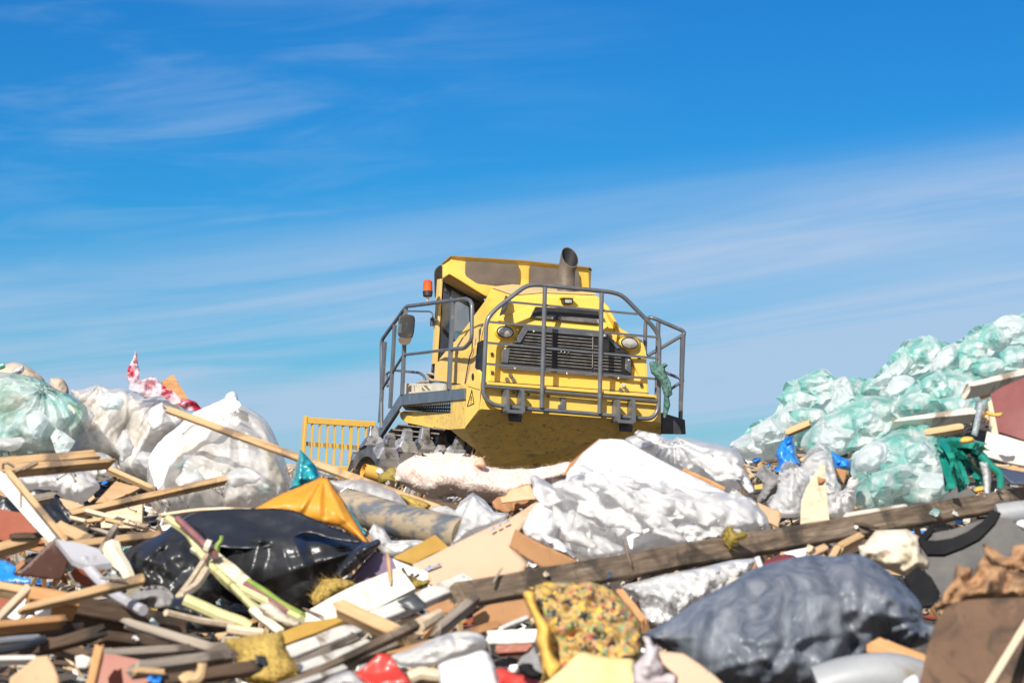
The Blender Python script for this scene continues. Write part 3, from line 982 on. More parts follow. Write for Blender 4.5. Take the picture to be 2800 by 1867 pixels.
# expanded-metal grating under the walkway and the steps
def grating(a, b, c, d, na, nb, wd, name, m='grate'):
    g = Geo()
    nrm = (b - a).cross(d - a).normalized()
    for i in range(na + 1):
        t = i / na
        g.bar(a.lerp(b, t), d.lerp(c, t), wd, .018, nrm)
    for j in range(nb + 1):
        t = j / nb
        g.bar(a.lerp(d, t), b.lerp(c, t), wd, .018, nrm)
    return prt(name, wk, g, m)


grating(Sp(690, 1078, UL + .04), Sp(290, 1116, UL + .04), Sp(310, 1140, UL + .55), Sp(688, 1165, UL + .55), 34, 3, .014, 'deck_grating')
for k in range(3):
    a = (560 - k * 40, 1268 + k * 28)
    b = (265 - k * 48, 1238 + k * 30)
    grating(Sp(*a, UL + .10), Sp(*b, UL + .10), Sp(b[0] - 26, b[1] + 26, UL + .5), Sp(a[0] - 26, a[1] + 26, UL + .5), 20, 1, .02, 'step_grating')
g = Geo()
for k in range(5):
    g.bar(Sp(268 - k * 12, 1150 + k * 14, UL + .05), Sp(150 - k * 8, 1330 - k * 2, UL + .05), .02, .012, XM)
prt('step_ribs', wk, g, 'grate')
# fender plate
prt('fender', M, Geo().ext(roundpath([Sp(x, y, UL + .16) for x, y in [(264, 1148), (692, 1160), (700, 1285), (560, 1266), (310, 1226), (272, 1196)]], .05, True, 3), XM * .5), 'belly', bev=.01)
prt('fender_lit_patch', M, Geo().ext([Sp(x, y, UL + .145) for x, y in [(266, 1150), (330, 1172), (500, 1262), (310, 1224), (274, 1194)]], XM * .012), 'yellow', bev=.003)  # sunlit triangle on the fender painted in brighter yellow
# rail
rl = Geo().tube(roundpath([Sp(150, 1260, UL), Sp(150, 690, UL), Sp(310, 470, UL), Sp(700, 420, UL), Sp(738, 440, UL), Sp(736, 690, UL), Sp(690, 742, UL), Sp(604, 748, UL)], .09, k=4), .027, 10)
rail = prt('handrail', M, rl, 'steel_grey', True)
for a, b in [((290, 785), (600, 748)), ((150, 1012), (290, 788))]:
    prt('mid_rail', rail, Geo().tube([Sp(*a, UL), Sp(*b, UL)], .02, 8), 'steel_grey', True)
for a, b, wd in [((172, 700), (140, 1225), .07), ((236, 590), (206, 1130), .06), ((308, 485), (284, 1045), .065), ((614, 440), (588, 1010), .07)]:
    prt('rail_post', rail, Geo().bar(Sp(*a, UL), Sp(*b, UL), wd, .045, XM), 'steel_grey', bev=.005)
prt('grab_rail', M, Geo().tube(roundpath([Sp(190, 990, UL + .6), Sp(180, 905, UL + .6), Sp(235, 884, UL + .6), Sp(395, 900, UL + .6), Sp(432, 925, UL + .6), Sp(438, 1000, UL + .6)], .08), .02, 8), 'steel_grey', True)
# beacon on the rail
bc = Sp(450, 402, UL)
be = prt('beacon', M, Geo().tube([Sp(449, 442, UL), Sp(447, 425, UL), Sp(451, 412, UL), Sp(450, 398, UL)], .018, 8), 'rope', True)
prt('beacon_base', be, Geo().cyl(Sp(450, 404, UL), Sp(450, 374, UL), .062, .07, 20), 'black', True)
g = Geo().cyl(Sp(450, 375, UL), Sp(451, 310, UL), .067, .062, 20)
g.dome(Sp(451, 311, UL), ZM, .062, .03, 20, 4)
prt('beacon_lens', be, g, 'orange_lens', True)
# mirror and its arm
prt('mirror_arm', M, Geo().tube(roundpath([Sp(318, 500, UL + .2), Sp(462, 502, UL + .2), Sp(484, 515, UL + .2), Sp(480, 560, UL + .2)], .04), .012, 8), 'steel_grey', True)
prt('mirror_clamp', M, Geo().cyl(Sp(480, 545, UL + .2), Sp(478, 596, UL + .2), .028, n=10), 'dark_steel', True)
mo = [(262, 530), (300, 520), (355, 526), (370, 545), (362, 640), (350, 680), (300, 690), (252, 660)]
mi = prt('mirror', M, Geo().prism(rpoly(mo, 2.8, .06), rpoly([(x * .96 + 12, y * .96 + 24) for x, y in mo], 2.98, .06)), 'dark_steel', bev=.03)
prt('mirror_glass', mi, Geo().ext(poly([(250, 585), (282, 582), (280, 640), (251, 642)], 2.79), YM * .01), 'clearglass')
prt('lower_mirror', mi, Geo().prism(rpoly([(252, 670), (350, 672), (335, 712), (310, 722), (268, 715)], 2.8, .05), rpoly([(262, 675), (345, 675), (330, 705), (275, 710)], 2.95, .05)), 'exhaust', bev=.02)

# right walkway and rail
UR = (Mp(1985, 1150, .5) - OM).dot(XM)
prt('right_walkway', M, Geo().prism([Mp(1972, 1158, .35), Mp(2122, 1205, .35), Mp(2128, 1300, .35), Mp(1972, 1298, .35)], [Mp(1820, 1170, 2.2), Mp(1960, 1210, 2.2), Mp(1960, 1290, 2.2), Mp(1820, 1290, 2.2)]), 'dark_steel', bev=.01)
g = Geo()
g.tube(roundpath([Mp(1862, 780, .55), Mp(1864, 575, .55), Mp(1885, 540, .5), Mp(1915, 545, .45), Mp(2118, 632, .4), Mp(2112, 660, .4), Mp(2092, 1200, .4)], .06, k=4), .027, 10)
rr = prt('handrail', M, g, 'steel_grey', True)
for a, b, r in [((1948, 575), (1935, 1180), .03), ((2108, 655), (1880, 790), .024), ((1925, 872), (2112, 946), .02), ((2112, 950), (2020, 1012), .02)]:
    prt('rail_brace', rr, Geo().tube([Mp(*a, .42), Mp(*b, .42)], r, 8), 'steel_grey', True)
prt('rail_post', rr, Geo().bar(Mp(2104, 650, .4), Mp(2092, 1210, .4), .06, .04, XM), 'steel_grey', bev=.004)

# wheels: toothed drums
WR = .84
wo_ = hit(994, 1386, OM + YM * 1.95, YM)
def wheel(c0, wd, split):
    c1 = c0 + XM * wd
    g = Geo()
    n = 40
    prof = [(0, WR - .16), (0, WR), (.02, WR), (wd - .02, WR), (wd, WR), (wd, WR - .16), (wd - .1, WR - .2), (wd - .1, .2), (.35, .2), (.35, WR - .2)]
    rings = [[c0 + XM * a + (ZM * math.sin(2 * math.pi * k / n) + YM * math.cos(2 * math.pi * k / n)) * r for k in range(n)] for a, r in prof]
    m = len(rings)
    g.add([q for r_ in rings for q in r_], [(i * n + k, i * n + (k + 1) % n, ((i + 1) % m) * n + (k + 1) % n, ((i + 1) % m) * n + k) for i in range(m) for k in range(n)])
    dr = prt('wheel', M, g, 'wheel', True)
    tg = Geo()
    # one tooth: welded pad, waist and polished cap
    def tooth(ang, a, geo):
        rd = ZM * math.sin(ang) + YM * math.cos(ang)
        tg_ = rd.cross(XM)
        b = c0 + XM * a + rd * (WR - .03)
        q = lambda s, w_, h: [b + rd * h + XM * (w_ * i) + tg_ * (s * j) for i, j in ((-1, -1), (1, -1), (1, 1), (-1, 1))]
        geo.prism(q(.15, .17, 0), q(.075, .09, .15))
        geo.prism(q(.062, .075, .14), q(.055, .055, .30))
    na = 9
    rows = [.13, .46, .80, 1.14, 1.48]
    first = None
    for j, a in enumerate(rows):
        for k in range(na):
            ang = 2 * math.pi * (k + (j % 2) * .5 + j * .13) / na
            if split:
                # only those that face the camera's side need a part each
                s = math.sin(ang)
                cc = math.cos(ang)
                if cc < .35 and s > -.35:
                    gg = Geo()
                    tooth(ang, a, gg)
                    o = gg.build('tooth', MT['tooth'], dr, bev=.016)
                    continue
            tooth(ang, a, tg)
    o = tg.build('rear_teeth' if split else 'teeth', MT['tooth'], dr)
    hub = Geo().cyl(c0 + XM * .3, c0 + XM * .36, .34, n=24)
    prt('hub', dr, hub, 'yellow', True)
    return dr


wheel(wo_, 1.62, True)
wheel(wo_ + XM * 2.05, 1.62, False)
prt('axle', M, Geo().cyl(wo_ + XM * .3, wo_ + XM * 3.4, .18, n=16), 'dark_steel', True)
prt('chassis', M, Geo().prism([wo_ + XM * 1.66 + YM * -.7 + ZM * .1, wo_ + XM * 2.02 + YM * -.7 + ZM * .1, wo_ + XM * 2.02 + YM * -.7 + ZM * .9, wo_ + XM * 1.66 + YM * -.7 + ZM * .9],
                              [wo_ + XM * 1.66 + YM * 3.7 + ZM * .1, wo_ + XM * 2.02 + YM * 3.7 + ZM * .1, wo_ + XM * 2.02 + YM * 3.7 + ZM * .9, wo_ + XM * 1.66 + YM * 3.7 + ZM * .9]), 'dark_steel')
prt('wheel_arch', M, Geo().ext(poly([(330, 1150), (760, 1180), (860, 1300), (860, 1560), (330, 1560)], 3.3), YM * .05), 'dark_steel')
prt('mounting_plate', M, Geo().ext(poly([(760, 1440), (785, 1385), (850, 1440), (846, 1560), (750, 1560)], 1.02), YM * .08), 'dusty', bev=.006)

# dozer blade far ahead: only its yellow trash screen shows
BV = 6.0
bl = Geo().ext([Mp(x, y, BV, 'b') for x, y in [(98, 470), (980, 528), (980, 608), (100, 552)]], YM * .09)
bs = prt('blade_screen', M, bl, 'bladeyel', bev=.008)
prt('screen_post', bs, Geo().ext([Mp(x, y, BV - .01, 'b') for x, y in [(68, 455), (104, 455), (70, 1000), (28, 1000)]], YM * .11), 'bladeyel', bev=.008)
for x0, x1, wd in [(167, 145, 20), (265, 240, 20), (368, 342, 20), (462, 438, 20), (566, 535, 20), (668, 648, 34), (765, 745, 20), (862, 842, 20), (958, 942, 34)]:
    prt('screen_bar', bs, Geo().ext([Mp(x, y, BV + .02, 'b') for x, y in [(x0 - wd / 2, 555), (x0 + wd / 2, 556), (x1 + wd / 2, 1090), (x1 - wd / 2, 1090)]], YM * .05), 'bladeyel', bev=.003)
seg = [90, 145, 200, 262, 300, 360, 405, 460, 500, 560, 605, 670, 720, 1000]
for i in range(len(seg) - 1):
    a, b = seg[i], seg[i + 1]
    ys = lambda x: 786 + (x - 90) * .075
    dark = i % 2 == 0 if i < 11 else True
    prt('screen_rail', bs, Geo().ext([Mp(x, y, BV + .03, 'b') for x, y in [(a, ys(a)), (b, ys(b)), (b, ys(b) + 54), (a, ys(a) + 54)]], YM * .03), 'under' if dark else 'bladeyel')
prt('blade_plate', bs, Geo().ext([Mp(x, y, BV, 'b') for x, y in [(20, 1090), (980, 1110), (980, 1900), (20, 1880)]], YM * .1), 'bladeyel', bev=.01)

# things lying on or hanging from the machine
cr = Geo()
cz = lambda x, y, u=.12: Sp(x, y, UL + u)
t = .012
A0, B0, C0, D0 = cz(300, 1040), cz(548, 1022), cz(556, 972), cz(303, 970)
dep = XM * .38
def slat(p0, p1, p2, p3):
    cr.ext([p0, p1, p2, p3], XM * .015)
def pt(s, tt):
    return A0.lerp(B0, s).lerp(D0.lerp(C0, s), tt)
for s0, s1, t0, t1 in [(0, 1, .82, 1), (0, 1, 0, .2), (0, .06, .2, .82), (.18, .22, .2, .82), (.26, .29, .2, .82), (.33, .42, .2, .82), (.68, 1, .2, .82)]:
    slat(pt(s0, t0), pt(s1, t0), pt(s1, t1), pt(s0, t1))
crate = cr.build('plastic_crate', MT['crate'])
tag(crate, 'small cream plastic crate with slotted side on the compactor walkway', 'crate')
g = Geo()
for q in (0, 1):
    a, b = (A0, D0) if q == 0 else (B0, C0)
    g.ext([a + XM * .016, b + XM * .016, b + dep, a + dep], YM * (.012 if q == 0 else -.012))
g.ext([A0 + dep, B0 + dep, C0 + dep, D0 + dep], XM * .012)
g.ext([A0 + XM * .016, B0 + XM * .016, B0 + dep, A0 + dep], ZM * .012)
k = g.build('crate_body', MT['crate'])
k.parent = crate
k.location = k.location - crate.location
g = Geo()
c0 = cz(495, 945, .3)
pp = []
for i in range(70):
    a = i / 70 * 4.4 * math.pi
    r = .14 + .02 * math.sin(i * .7)
    pp.append(c0 + (YM * math.cos(a) * r + XM * math.sin(a) * r * .6) + ZM * (-.03 + .0016 * i + .02 * math.sin(a * 1.3)))
pp = [cz(380, 972, .3), cz(405, 962, .3), cz(440, 958, .3)] + pp
g.tube(pp, .019, 7)
tag(g.build('rope', MT['rope'], smooth=True), 'loose coil of dirty rope lying on the cream crate', 'rope')

# ------------------------------------------------------------------ rubbish builders
def plane_of(z, pts, d, n):
    xs = [px(z, *p) for p in pts]
    cx = sum(p[0] for p in xs) / len(xs)
    cy = sum(p[1] for p in xs) / len(xs)
    c = P(cx, cy, d)
    nn = Vector((math.tan(R(n[0])), -1, math.tan(R(n[1])))).normalized()   # faces the viewer, yawed / tipped up
    e1 = Vector((0, 0, 1)).cross(nn) * -1
    e1 = (RT - nn * RT.dot(nn)).normalized()
    e2 = nn.cross(e1)
    q = [hit(x, y, c, nn) - c for x, y in xs]
    return c, nn, e1, e2, np.array([(v.dot(e1), v.dot(e2)) for v in q])


def smooth_outline(p, k=6):
    out = []
    n = len(p)
    for i in range(n):
        a, b, c, d = p[i - 1], p[i], p[(i + 1) % n], p[(i + 2) % n]
        for j in range(k):
            t = j / k
            out.append(.5 * (2 * b + (c - a) * t + (2 * a - 5 * b + 4 * c - d) * t * t + (3 * b - a - 3 * c + d) * t ** 3))
    return np.array(out)


def resample(p, sp):
    out = []
    n = len(p)
    for i in range(n):
        a, b = p[i], p[(i + 1) % n]
        k = max(1, int(round(np.linalg.norm(b - a) / sp)))
        for j in range(k):
            out.append(a + (b - a) * j / k)
    return np.array(out)


def inside(q, p):
    r = np.zeros(len(q), bool)
    j = len(p) - 1
    for i in range(len(p)):
        a, b = p[i], p[j]
        cnd = (a[1] > q[:, 1]) != (b[1] > q[:, 1])
        r ^= cnd & (q[:, 0] < (b[0] - a[0]) * (q[:, 1] - a[1]) / (b[1] - a[1] + 1e-12) + a[0])
        j = i
    return r


def fill(poly2, sp, seed):
    """triangulate an outline with points every sp metres"""
    rg = np.random.RandomState(seed)
    bd = resample(poly2, sp)
    lo, hi = bd.min(0), bd.max(0)
    nx, ny = int((hi[0] - lo[0]) / sp) + 2, int((hi[1] - lo[1]) / (sp * .87)) + 2
    gx, gy = np.meshgrid(np.arange(nx), np.arange(ny))
    g = np.stack([lo[0] + (gx + (gy % 2) * .5) * sp, lo[1] + gy * sp * .87], -1).reshape(-1, 2)
    g = g + rg.uniform(-.22, .22, g.shape) * sp
    g = g[inside(g, bd)]
    if len(g):
        dist = np.min(np.linalg.norm(g[:, None, :] - bd[None, :, :], axis=2), axis=1)
        g = g[dist > .55 * sp]
    pts = [Vector(p) for p in bd] + [Vector(p) for p in g]
    n = len(bd)
    v, e, f, *_ = delaunay_2d_cdt(pts, [(i, (i + 1) % n) for i in range(n)], [], 1, 1e-7)
    V = np.array([tuple(q) for q in v])
    return V, [tuple(t) for t in f], bd


SEED = [100]
FLAT = {'teal_heap', 'pale_heap', 'foil'}   # stiff film that breaks into flat facets
FILMS = {'white_film', 'cream_bag', 'clear_film', 'grey_film', 'teal_film', 'teal_heap', 'pale_heap', 'black_film', 'navy_film', 'dusty_bag', 'foil', 'teal_plastic', 'fabric_white', 'blue', 'lilac_cloth', 'cream_cloth'}


def shell(name, label, cat, z, pts, d, m, n=(0, 20), T=.25, Tb=None, soft=True, fold=(.03, 6), lump=(.0, 2), knot=None, edge=.0, sp=None, group=None, fl=1.0, parent=None, fuzz=0, kf=9, wr=None, pleats=(), wl=1.0, inner=False):
    flat = m in FLAT
    """a closed soft volume (bag, wool, crumpled film) with the given outline; T, Tb: bulge to the front and back"""
    SEED[0] += 17
    sd = SEED[0]
    c, nn, e1, e2, p2 = plane_of(z, pts, d, n)
    if soft:
        p2 = smooth_outline(p2)
    size = max(np.ptp(p2[:, 0]), np.ptp(p2[:, 1]))
    area = abs(sum(p2[i - 1][0] * p2[i][1] - p2[i][0] * p2[i - 1][1] for i in range(len(p2)))) / 2
    sp = sp or max(.010, math.sqrt(area / (1500 if flat else 5200)))
    V, F, bd = fill(p2, sp, sd)
    if edge:
        q = np.c_[V * 14, np.full(len(V), sd * .37)]
        V = V + np.c_[vnoise(q, sd), vnoise(q + 31, sd)] * edge * .6
        q = np.c_[V * 5, np.full(len(V), sd * .71)]
        V = V + np.c_[vnoise(q, sd), vnoise(q + 31, sd)] * edge
    dist = np.concatenate([np.min(np.linalg.norm(V[i:i + 800, None, :] - bd[None, :, :], axis=2), axis=1) for i in range(0, len(V), 800)])
    onb = dist < 1e-6 + edge * 0
    # boundary vertices: those on the outline
    cnt = {}
    for f in F:
        for i in range(3):
            k = (min(f[i], f[i - 1]), max(f[i], f[i - 1]))
            cnt[k] = cnt.get(k, 0) + 1
    bset = {i for k, q in cnt.items() if q == 1 for i in k}
    t = np.clip(dist / (dist.max() * fl), 0, 1)
    prof = np.sqrt(1 - (1 - t) ** 2)
    ramp = np.clip(dist / (sp * 3), 0.25, 1)
    base = np.array(c) + V[:, :1] * np.array(e1) + V[:, 1:] * np.array(e2)
    nv = np.array((CAM - c).normalized())
    front = T * prof
    back = (T * .6 if Tb is None else Tb) * prof
    p3 = base + nv * front[:, None]
    dsp = fold[0] * folds(p3, fold[1], sd) * ramp + fold[0] * .3 * folds(p3, fold[1] * 2.7, sd + 5, 5) * ramp
    if lump[0]:
        dsp = dsp + lump[0] * fbm(p3 * lump[1], sd + 3, 3) * ramp
    if wr is None:
        wr = (14 if m in ('black_film', 'navy_film') else 22) if m in FILMS else 0
        wl = 1.7 if m in ('black_film', 'navy_film') else wl
    if wr:
        # long straight tucks and tension folds
        rg = np.random.RandomState(sd + 77)
        for j in range(wr):
            ctr = V[rg.randint(len(V))]
            a_ = rg.normal(1.57, .55) if rg.rand() < .7 else rg.uniform(0, 3.14)
            ln = size * rg.uniform(.10, .34) * wl
            u = np.array([math.cos(a_), math.sin(a_)])
            rel = V - ctr
            al = rel @ u
            ac = rel @ np.array([-u[1], u[0]]) + .05 * size * np.sin(al / size * 5 + j) * rg.uniform(-1, 1)
            wd_ = max(2.2 * sp, size * rg.uniform(.012, .035))
            amp = rg.choice([-1, 1], p=[.4, .6]) * wd_ * rg.uniform(.35, .8)
            dsp = dsp + amp * np.clip(1 - np.abs(ac) / wd_, 0, 1) * np.clip(1 - (al / ln) ** 2, 0, 1) * ramp
    for (a_, b_, amp, wd_) in pleats:
        qa, qb = [np.array([(hit(*px(z, *t_), c, nn) - c).dot(e) for e in (e1, e2)]) for t_ in (a_, b_)]
        ab = qb - qa
        tt = np.clip(((V - qa) @ ab) / (ab @ ab), 0, 1)
        dd = np.linalg.norm(V - qa - tt[:, None] * ab, axis=1)
        dsp = dsp + amp * np.clip(1 - dd / wd_, 0, 1) * ramp
    if knot is not None:
        k = hit(*px(z, *knot), c, nn) - c
        k = np.array([k.dot(e1), k.dot(e2)])
        dv = V - k
        r = np.linalg.norm(dv, axis=1)
        ang = np.arctan2(dv[:, 1], dv[:, 0]) + .25 * vnoise(np.c_[V * 4, V[:, :1] * 0], sd)
        s = ang * kf / (2 * math.pi) * 1.0
        dsp = dsp + (1 - 4 * np.abs(s - np.floor(s) - .5)) * fold[0] * 1.3 * np.exp(-r / (size * .42)) * ramp
    fr = p3 + nv * dsp[:, None]
    bk = base - nv * (np.maximum(back, .003) + np.abs(dsp) * .3)[:, None]
    vs = [tuple(q) for q in fr]
    mp = {}
    for i in range(len(V)):
        if i in bset:
            mp[i] = i
        else:
            mp[i] = len(vs)
            vs.append(tuple(bk[i]))
    fs = list(F) + [tuple(mp[i] for i in reversed(f)) for f in F]
    if fuzz:
        rg = np.random.RandomState(sd)
        for i in rg.choice(len(V), fuzz):
            a = Vector(fr[i])
            dv = Vector(rg.normal(size=3)) + nn * .8 + Vector((0, 0, .3))
            dv = dv.normalized() * rg.uniform(.02, .06)
            sd_ = dv.orthogonal().normalized() * .0015
            k = len(vs)
            vs += [tuple(a - sd_), tuple(a + sd_), tuple(a + dv)]
            fs.append((k, k + 1, k + 2))
    o = meshobj(name, vs, fs, MT[m], parent, smooth=not flat)
    if label:
        tag(o, label, cat, group)
    if inner:
        # what the bag holds, seen through its film
        cx = sum(q[0] for q in pts) / len(pts)
        cy = sum(q[1] for q in pts) / len(pts)
        shell('contents', None, None, z, [(cx + (x - cx) * .9, cy + (y - cy) * .88 + .02 * abs(y - cy)) for x, y in pts], d, 'contents', n, T * .8, T * .4, True, (.05, 3.5), (.06, 2.5), parent=o, wr=6)
    return o


def sheet(name, label, cat, z, pts, d, m, n=(0, 20), th=.006, soft=False, warp=(.01, 3), fold=None, jag=.0, sp=None, bev=0, group=None, parent=None, smooth=None, jf=18):
    """a sheet or board with the given outline, th thick, warped or creased"""
    SEED[0] += 17
    sd = SEED[0]
    c, nn, e1, e2, p2 = plane_of(z, pts, d, n)
    if soft:
        p2 = smooth_outline(p2)
    area = abs(sum(p2[i - 1][0] * p2[i][1] - p2[i][0] * p2[i - 1][1] for i in range(len(p2)))) / 2
    sp = sp or max(.012, math.sqrt(area / (1500 if fold else 350)))
    V, F, bd = fill(p2, sp, sd)
    if jag:
        q = np.c_[V * jf, np.full(len(V), sd * .37)]
        V = V + np.c_[vnoise(q, sd), vnoise(q + 31, sd)] * jag
    base = np.array(c) + V[:, :1] * np.array(e1) + V[:, 1:] * np.array(e2)
    dsp = warp[0] * fbm(base * warp[1], sd, 2)
    if fold:
        dsp = dsp + fold[0] * folds(base, fold[1], sd) + fold[0] * .3 * folds(base, fold[1] * 2.7, sd + 5, 5)
    nv = np.array(nn)
    fr = base + nv * dsp[:, None]
    if th > .02:
        nb = len(fr)
        vs = [tuple(q) for q in fr] + [tuple(q) for q in (fr - nv * th)]
        cnt = {}
        for f in F:
            for i in range(3):
                k = (f[i - 1], f[i])
                cnt[k] = 1
        fs = list(F) + [tuple(i + nb for i in reversed(f)) for f in F] + [(b, a, a + nb, b + nb) for a, b in cnt if (b, a) not in cnt]
        o = meshobj(name, vs, fs, MT[m], parent, smooth=False)
    else:
        o = meshobj(name, [tuple(q) for q in fr], F, MT[m], parent, smooth=True if smooth is None else smooth)
        s = o.modifiers.new('thickness', 'SOLIDIFY')
        s.thickness = th
        s.offset = -1
    if bev:
        bevel(o, bev)
    if label:
        tag(o, label, cat, group)
    return o


def plank(name, label, cat, z, p0, p1, d, wpx, th, m, roll=18, bend=0, jag=.4, group=None, nails=0, taper=(1, 1), seg=None, splint=1):
    """a board between two picture points at distances d[0], d[1]; wpx its visible height there, th its other thickness in metres"""
    SEED[0] += 17
    sd = SEED[0]
    rg = np.random.RandomState(sd)
    a, b = P(*px(z, *p0), d[0]), P(*px(z, *p1), d[1])
    Lg = (b - a).length
    ax = (b - a).normalized()
    view = ((a + b) / 2 - CAM).normalized()
    zz = (UP - ax * UP.dot(ax))
    zz = (zz - view * 0).normalized()
    zz = (view.cross(ax) * -1).normalized() if abs(ax.dot(view)) < .98 else zz
    if zz.z < 0:
        zz = -zz
    yy = zz.cross(ax).normalized()
    if yy.dot(view) < 0:
        yy = -yy
    rot = Matrix.Rotation(R(roll), 3, ax)
    if (rot @ zz).dot(view) < zz.dot(view):
        rot = Matrix.Rotation(R(-roll), 3, ax)
    zz, yy = rot @ zz, rot @ yy
    # tips the upper edge away from the viewer so that the top face shows
    wd = wpx * ZOOM[z][2] * FRAME * (d[0] + d[1]) / 2 / 2800
    ns = seg or max(8, int(Lg / .05))
    V, F = [], []
    h, t_ = wd / 2, th
    for i in range(ns + 1):
        s = i / ns
        k = taper[0] * (1 - s) + taper[1] * s
        bz = bend * math.sin(math.pi * s)
        for j, (y, q) in enumerate([(0, -h), (0, -h * .33), (0, h * .33), (0, h), (t_, h), (t_, -h)]):
            x = s * Lg
            if i in (0, ns):
                x += rg.uniform(-1, 1) * jag * wd * splint * (1 if wd < .06 else .7)
            jt = .025 * wd
            V.append((x, y * (1 if k > .4 else .6) + rg.uniform(-jt, jt), q * k + bz + rg.uniform(-jt, jt)))
    for i in range(ns):
        for j in range(6):
            F.append((i * 6 + j, (i + 1) * 6 + j, (i + 1) * 6 + (j + 1) % 6, i * 6 + (j + 1) % 6))
    F.append(tuple(range(5, -1, -1)))
    F.append(tuple(ns * 6 + j for j in range(6)))
    me = bpy.data.meshes.new(name)
    me.from_pydata(V, [], F)
    me.materials.append(MT[m])
    o = bpy.data.objects.new(name, me)
    col.objects.link(o)
    fixn(o)
    mw = Matrix((ax, yy, zz)).transposed().to_4x4()
    mw.translation = a
    o.matrix_world = mw
    roots[o] = Vector(a)
    bevel(o, min(.006, wd * .07), 1)
    tag(o, label, cat, group)
    for i in range(nails):
        x = Lg * rg.uniform(.15, .95)
        ln = rg.uniform(.05, .10)
        q = Vector((x, t_ * .5, -h))
        pts = [q, q + Vector((rg.uniform(-.02, .02), rg.uniform(-.02, .01), -ln * .5)), q + Vector((rg.uniform(-.05, .05), rg.uniform(-.04, .02), -ln))]
        g = Geo().tube(pts, .0028, 6)
        g.tube([pts[2], pts[2] + (pts[2] - pts[1]).normalized() * .004], .007, 6)
        me = bpy.data.meshes.new('nail')
        me.from_pydata([tuple(v) for v in g.v], [], g.f)
        me.materials.append(MT['nail'])
        nl = bpy.data.objects.new('nail', me)
        col.objects.link(nl)
        nl.parent = o
    return o


def strand(name, label, cat, z, pts, d, r, m, group=None, n=8, flat=None, parent=None, rnd=.06):
    """hose, stalk, wire: a tube through picture points; d a number or one per point"""
    ds = d if isinstance(d, (list, tuple)) else [d] * len(pts)
    q = [P(*px(z, *p), k) for p, k in zip(pts, ds)]
    q = roundpath(q, rnd, k=6)
    rr = r if not isinstance(r, tuple) else [r[0] + (r[1] - r[0]) * i / (len(q) - 1) for i in range(len(q))]
    g = Geo().tube(q, rr, n)
    o = g.build(name, MT[m], parent, smooth=True)
    if label:
        tag(o, label, cat, group)
    return o

# ------------------------------------------------------------------ the rubbish: left crest
shell('cloth_sack', 'beige cloth sack slumped on the far left crest behind the teal film', 'sack', '2', [(-120, 200), (0, 178), (60, 150), (130, 135), (210, 150), (300, 205), (400, 290), (420, 400), (200, 420), (-120, 420)], 21, 'beige_cloth', T=.25, fold=(.03, 5), lump=(.03, 4))
shell('foil_scrap', 'small crumpled white foil scrap on top of the beige sack', 'scrap', '2', [(108, 235), (150, 175), (215, 165), (218, 215), (175, 245)], 20.6, 'foil', T=.05, fold=(.02, 14))
shell('cloth_bundle', 'small beige bundle between the teal film and the white bags', 'bundle', '2', [(450, 300), (500, 278), (575, 290), (625, 375), (610, 470), (480, 460)], 20.8, 'beige_cloth', T=.15, fold=(.03, 6))
strand('green_twine', 'short green twine end at the far left edge of the crest', 'twine', '2', [(-60, 190), (0, 172), (38, 160)], 20.9, .02, 'green_strap')
shell('film_bag', 'large bag of wrinkled clear teal film on the left crest', 'bag', '2', [(-160, 240), (0, 228), (150, 238), (280, 265), (380, 292), (520, 380), (640, 430), (720, 480), (800, 560), (790, 680), (700, 820), (640, 930), (560, 990), (0, 1000), (-160, 990)], 19, 'teal_film', T=.5, fold=(.075, 2.6), knot=(395, 370), kf=13, inner=True, n=(0, 25))
shell('film_bag', 'bulging white translucent bag right of the teal film', 'bag', '2', [(640, 390), (760, 380), (890, 338), (1000, 372), (1110, 376), (1200, 425), (1230, 600), (1170, 820), (1130, 1070), (1040, 1040), (900, 1060), (700, 1020), (620, 930), (700, 700), (690, 520)], 19.6, 'cream_bag', T=.42, fold=(.05, 3), knot=(900, 340), kf=11, inner=True, n=(0, 25))
shell('film_bag', 'creased white translucent bag under the red and white wrapper', 'bag', '2', [(1160, 425), (1320, 455), (1450, 450), (1600, 490), (1740, 640), (1680, 800), (1530, 860), (1420, 980), (1400, 1230), (1280, 1230), (1110, 1130), (1090, 960), (1140, 720)], 19.3, 'cream_bag', T=.45, fold=(.055, 3), knot=(1450, 470), kf=12, inner=True, n=(0, 25))
shell('film_bag', 'tall white knotted bag under the long thin lath', 'bag', 'p', [(408, 1262), (450, 1206), (492, 1176), (540, 1136), (600, 1104), (654, 1104), (700, 1128), (735, 1160), (762, 1215), (785, 1275), (796, 1320), (775, 1372), (690, 1410), (560, 1415), (430, 1400), (404, 1330)], 18, 'cream_bag', T=.55, fold=(.045, 2.6), knot=(630, 1106), kf=14, inner=True, n=(0, 25))
sheet('white_cover', 'opaque white plastic strip draped over the tall knotted bag', 'cover', '2', [(1365, 1020), (1500, 860), (1640, 760), (1800, 630), (2050, 508), (2185, 530), (2185, 600), (1930, 715), (1740, 765), (1600, 940), (1450, 1280), (1400, 1210)], 17.42, 'fabric_white', n=(-8, 34), soft=True, fold=(.02, 4), warp=(.05, 2))
shell('bag_tie', 'white twisted bag neck standing up from the knotted bag', 'bag neck', '2', [(2050, 500), (2070, 425), (2140, 402), (2172, 470), (2165, 530)], 17.7, 'fabric_white', T=.06, fold=(.03, 12))
sheet('wrapper', 'crumpled red and white plastic wrapper lying on the left crest', 'wrapper', '2', [(1230, 60), (1240, 60), (1270, 180), (1268, 285), (1400, 268), (1500, 340), (1650, 450), (1875, 552), (1790, 585), (1640, 535), (1470, 452), (1320, 465), (1175, 400), (1180, 300), (1152, 255), (1190, 160)], 19.0, 'redwhite', n=(10, 25), fold=(.045, 6), soft=False)
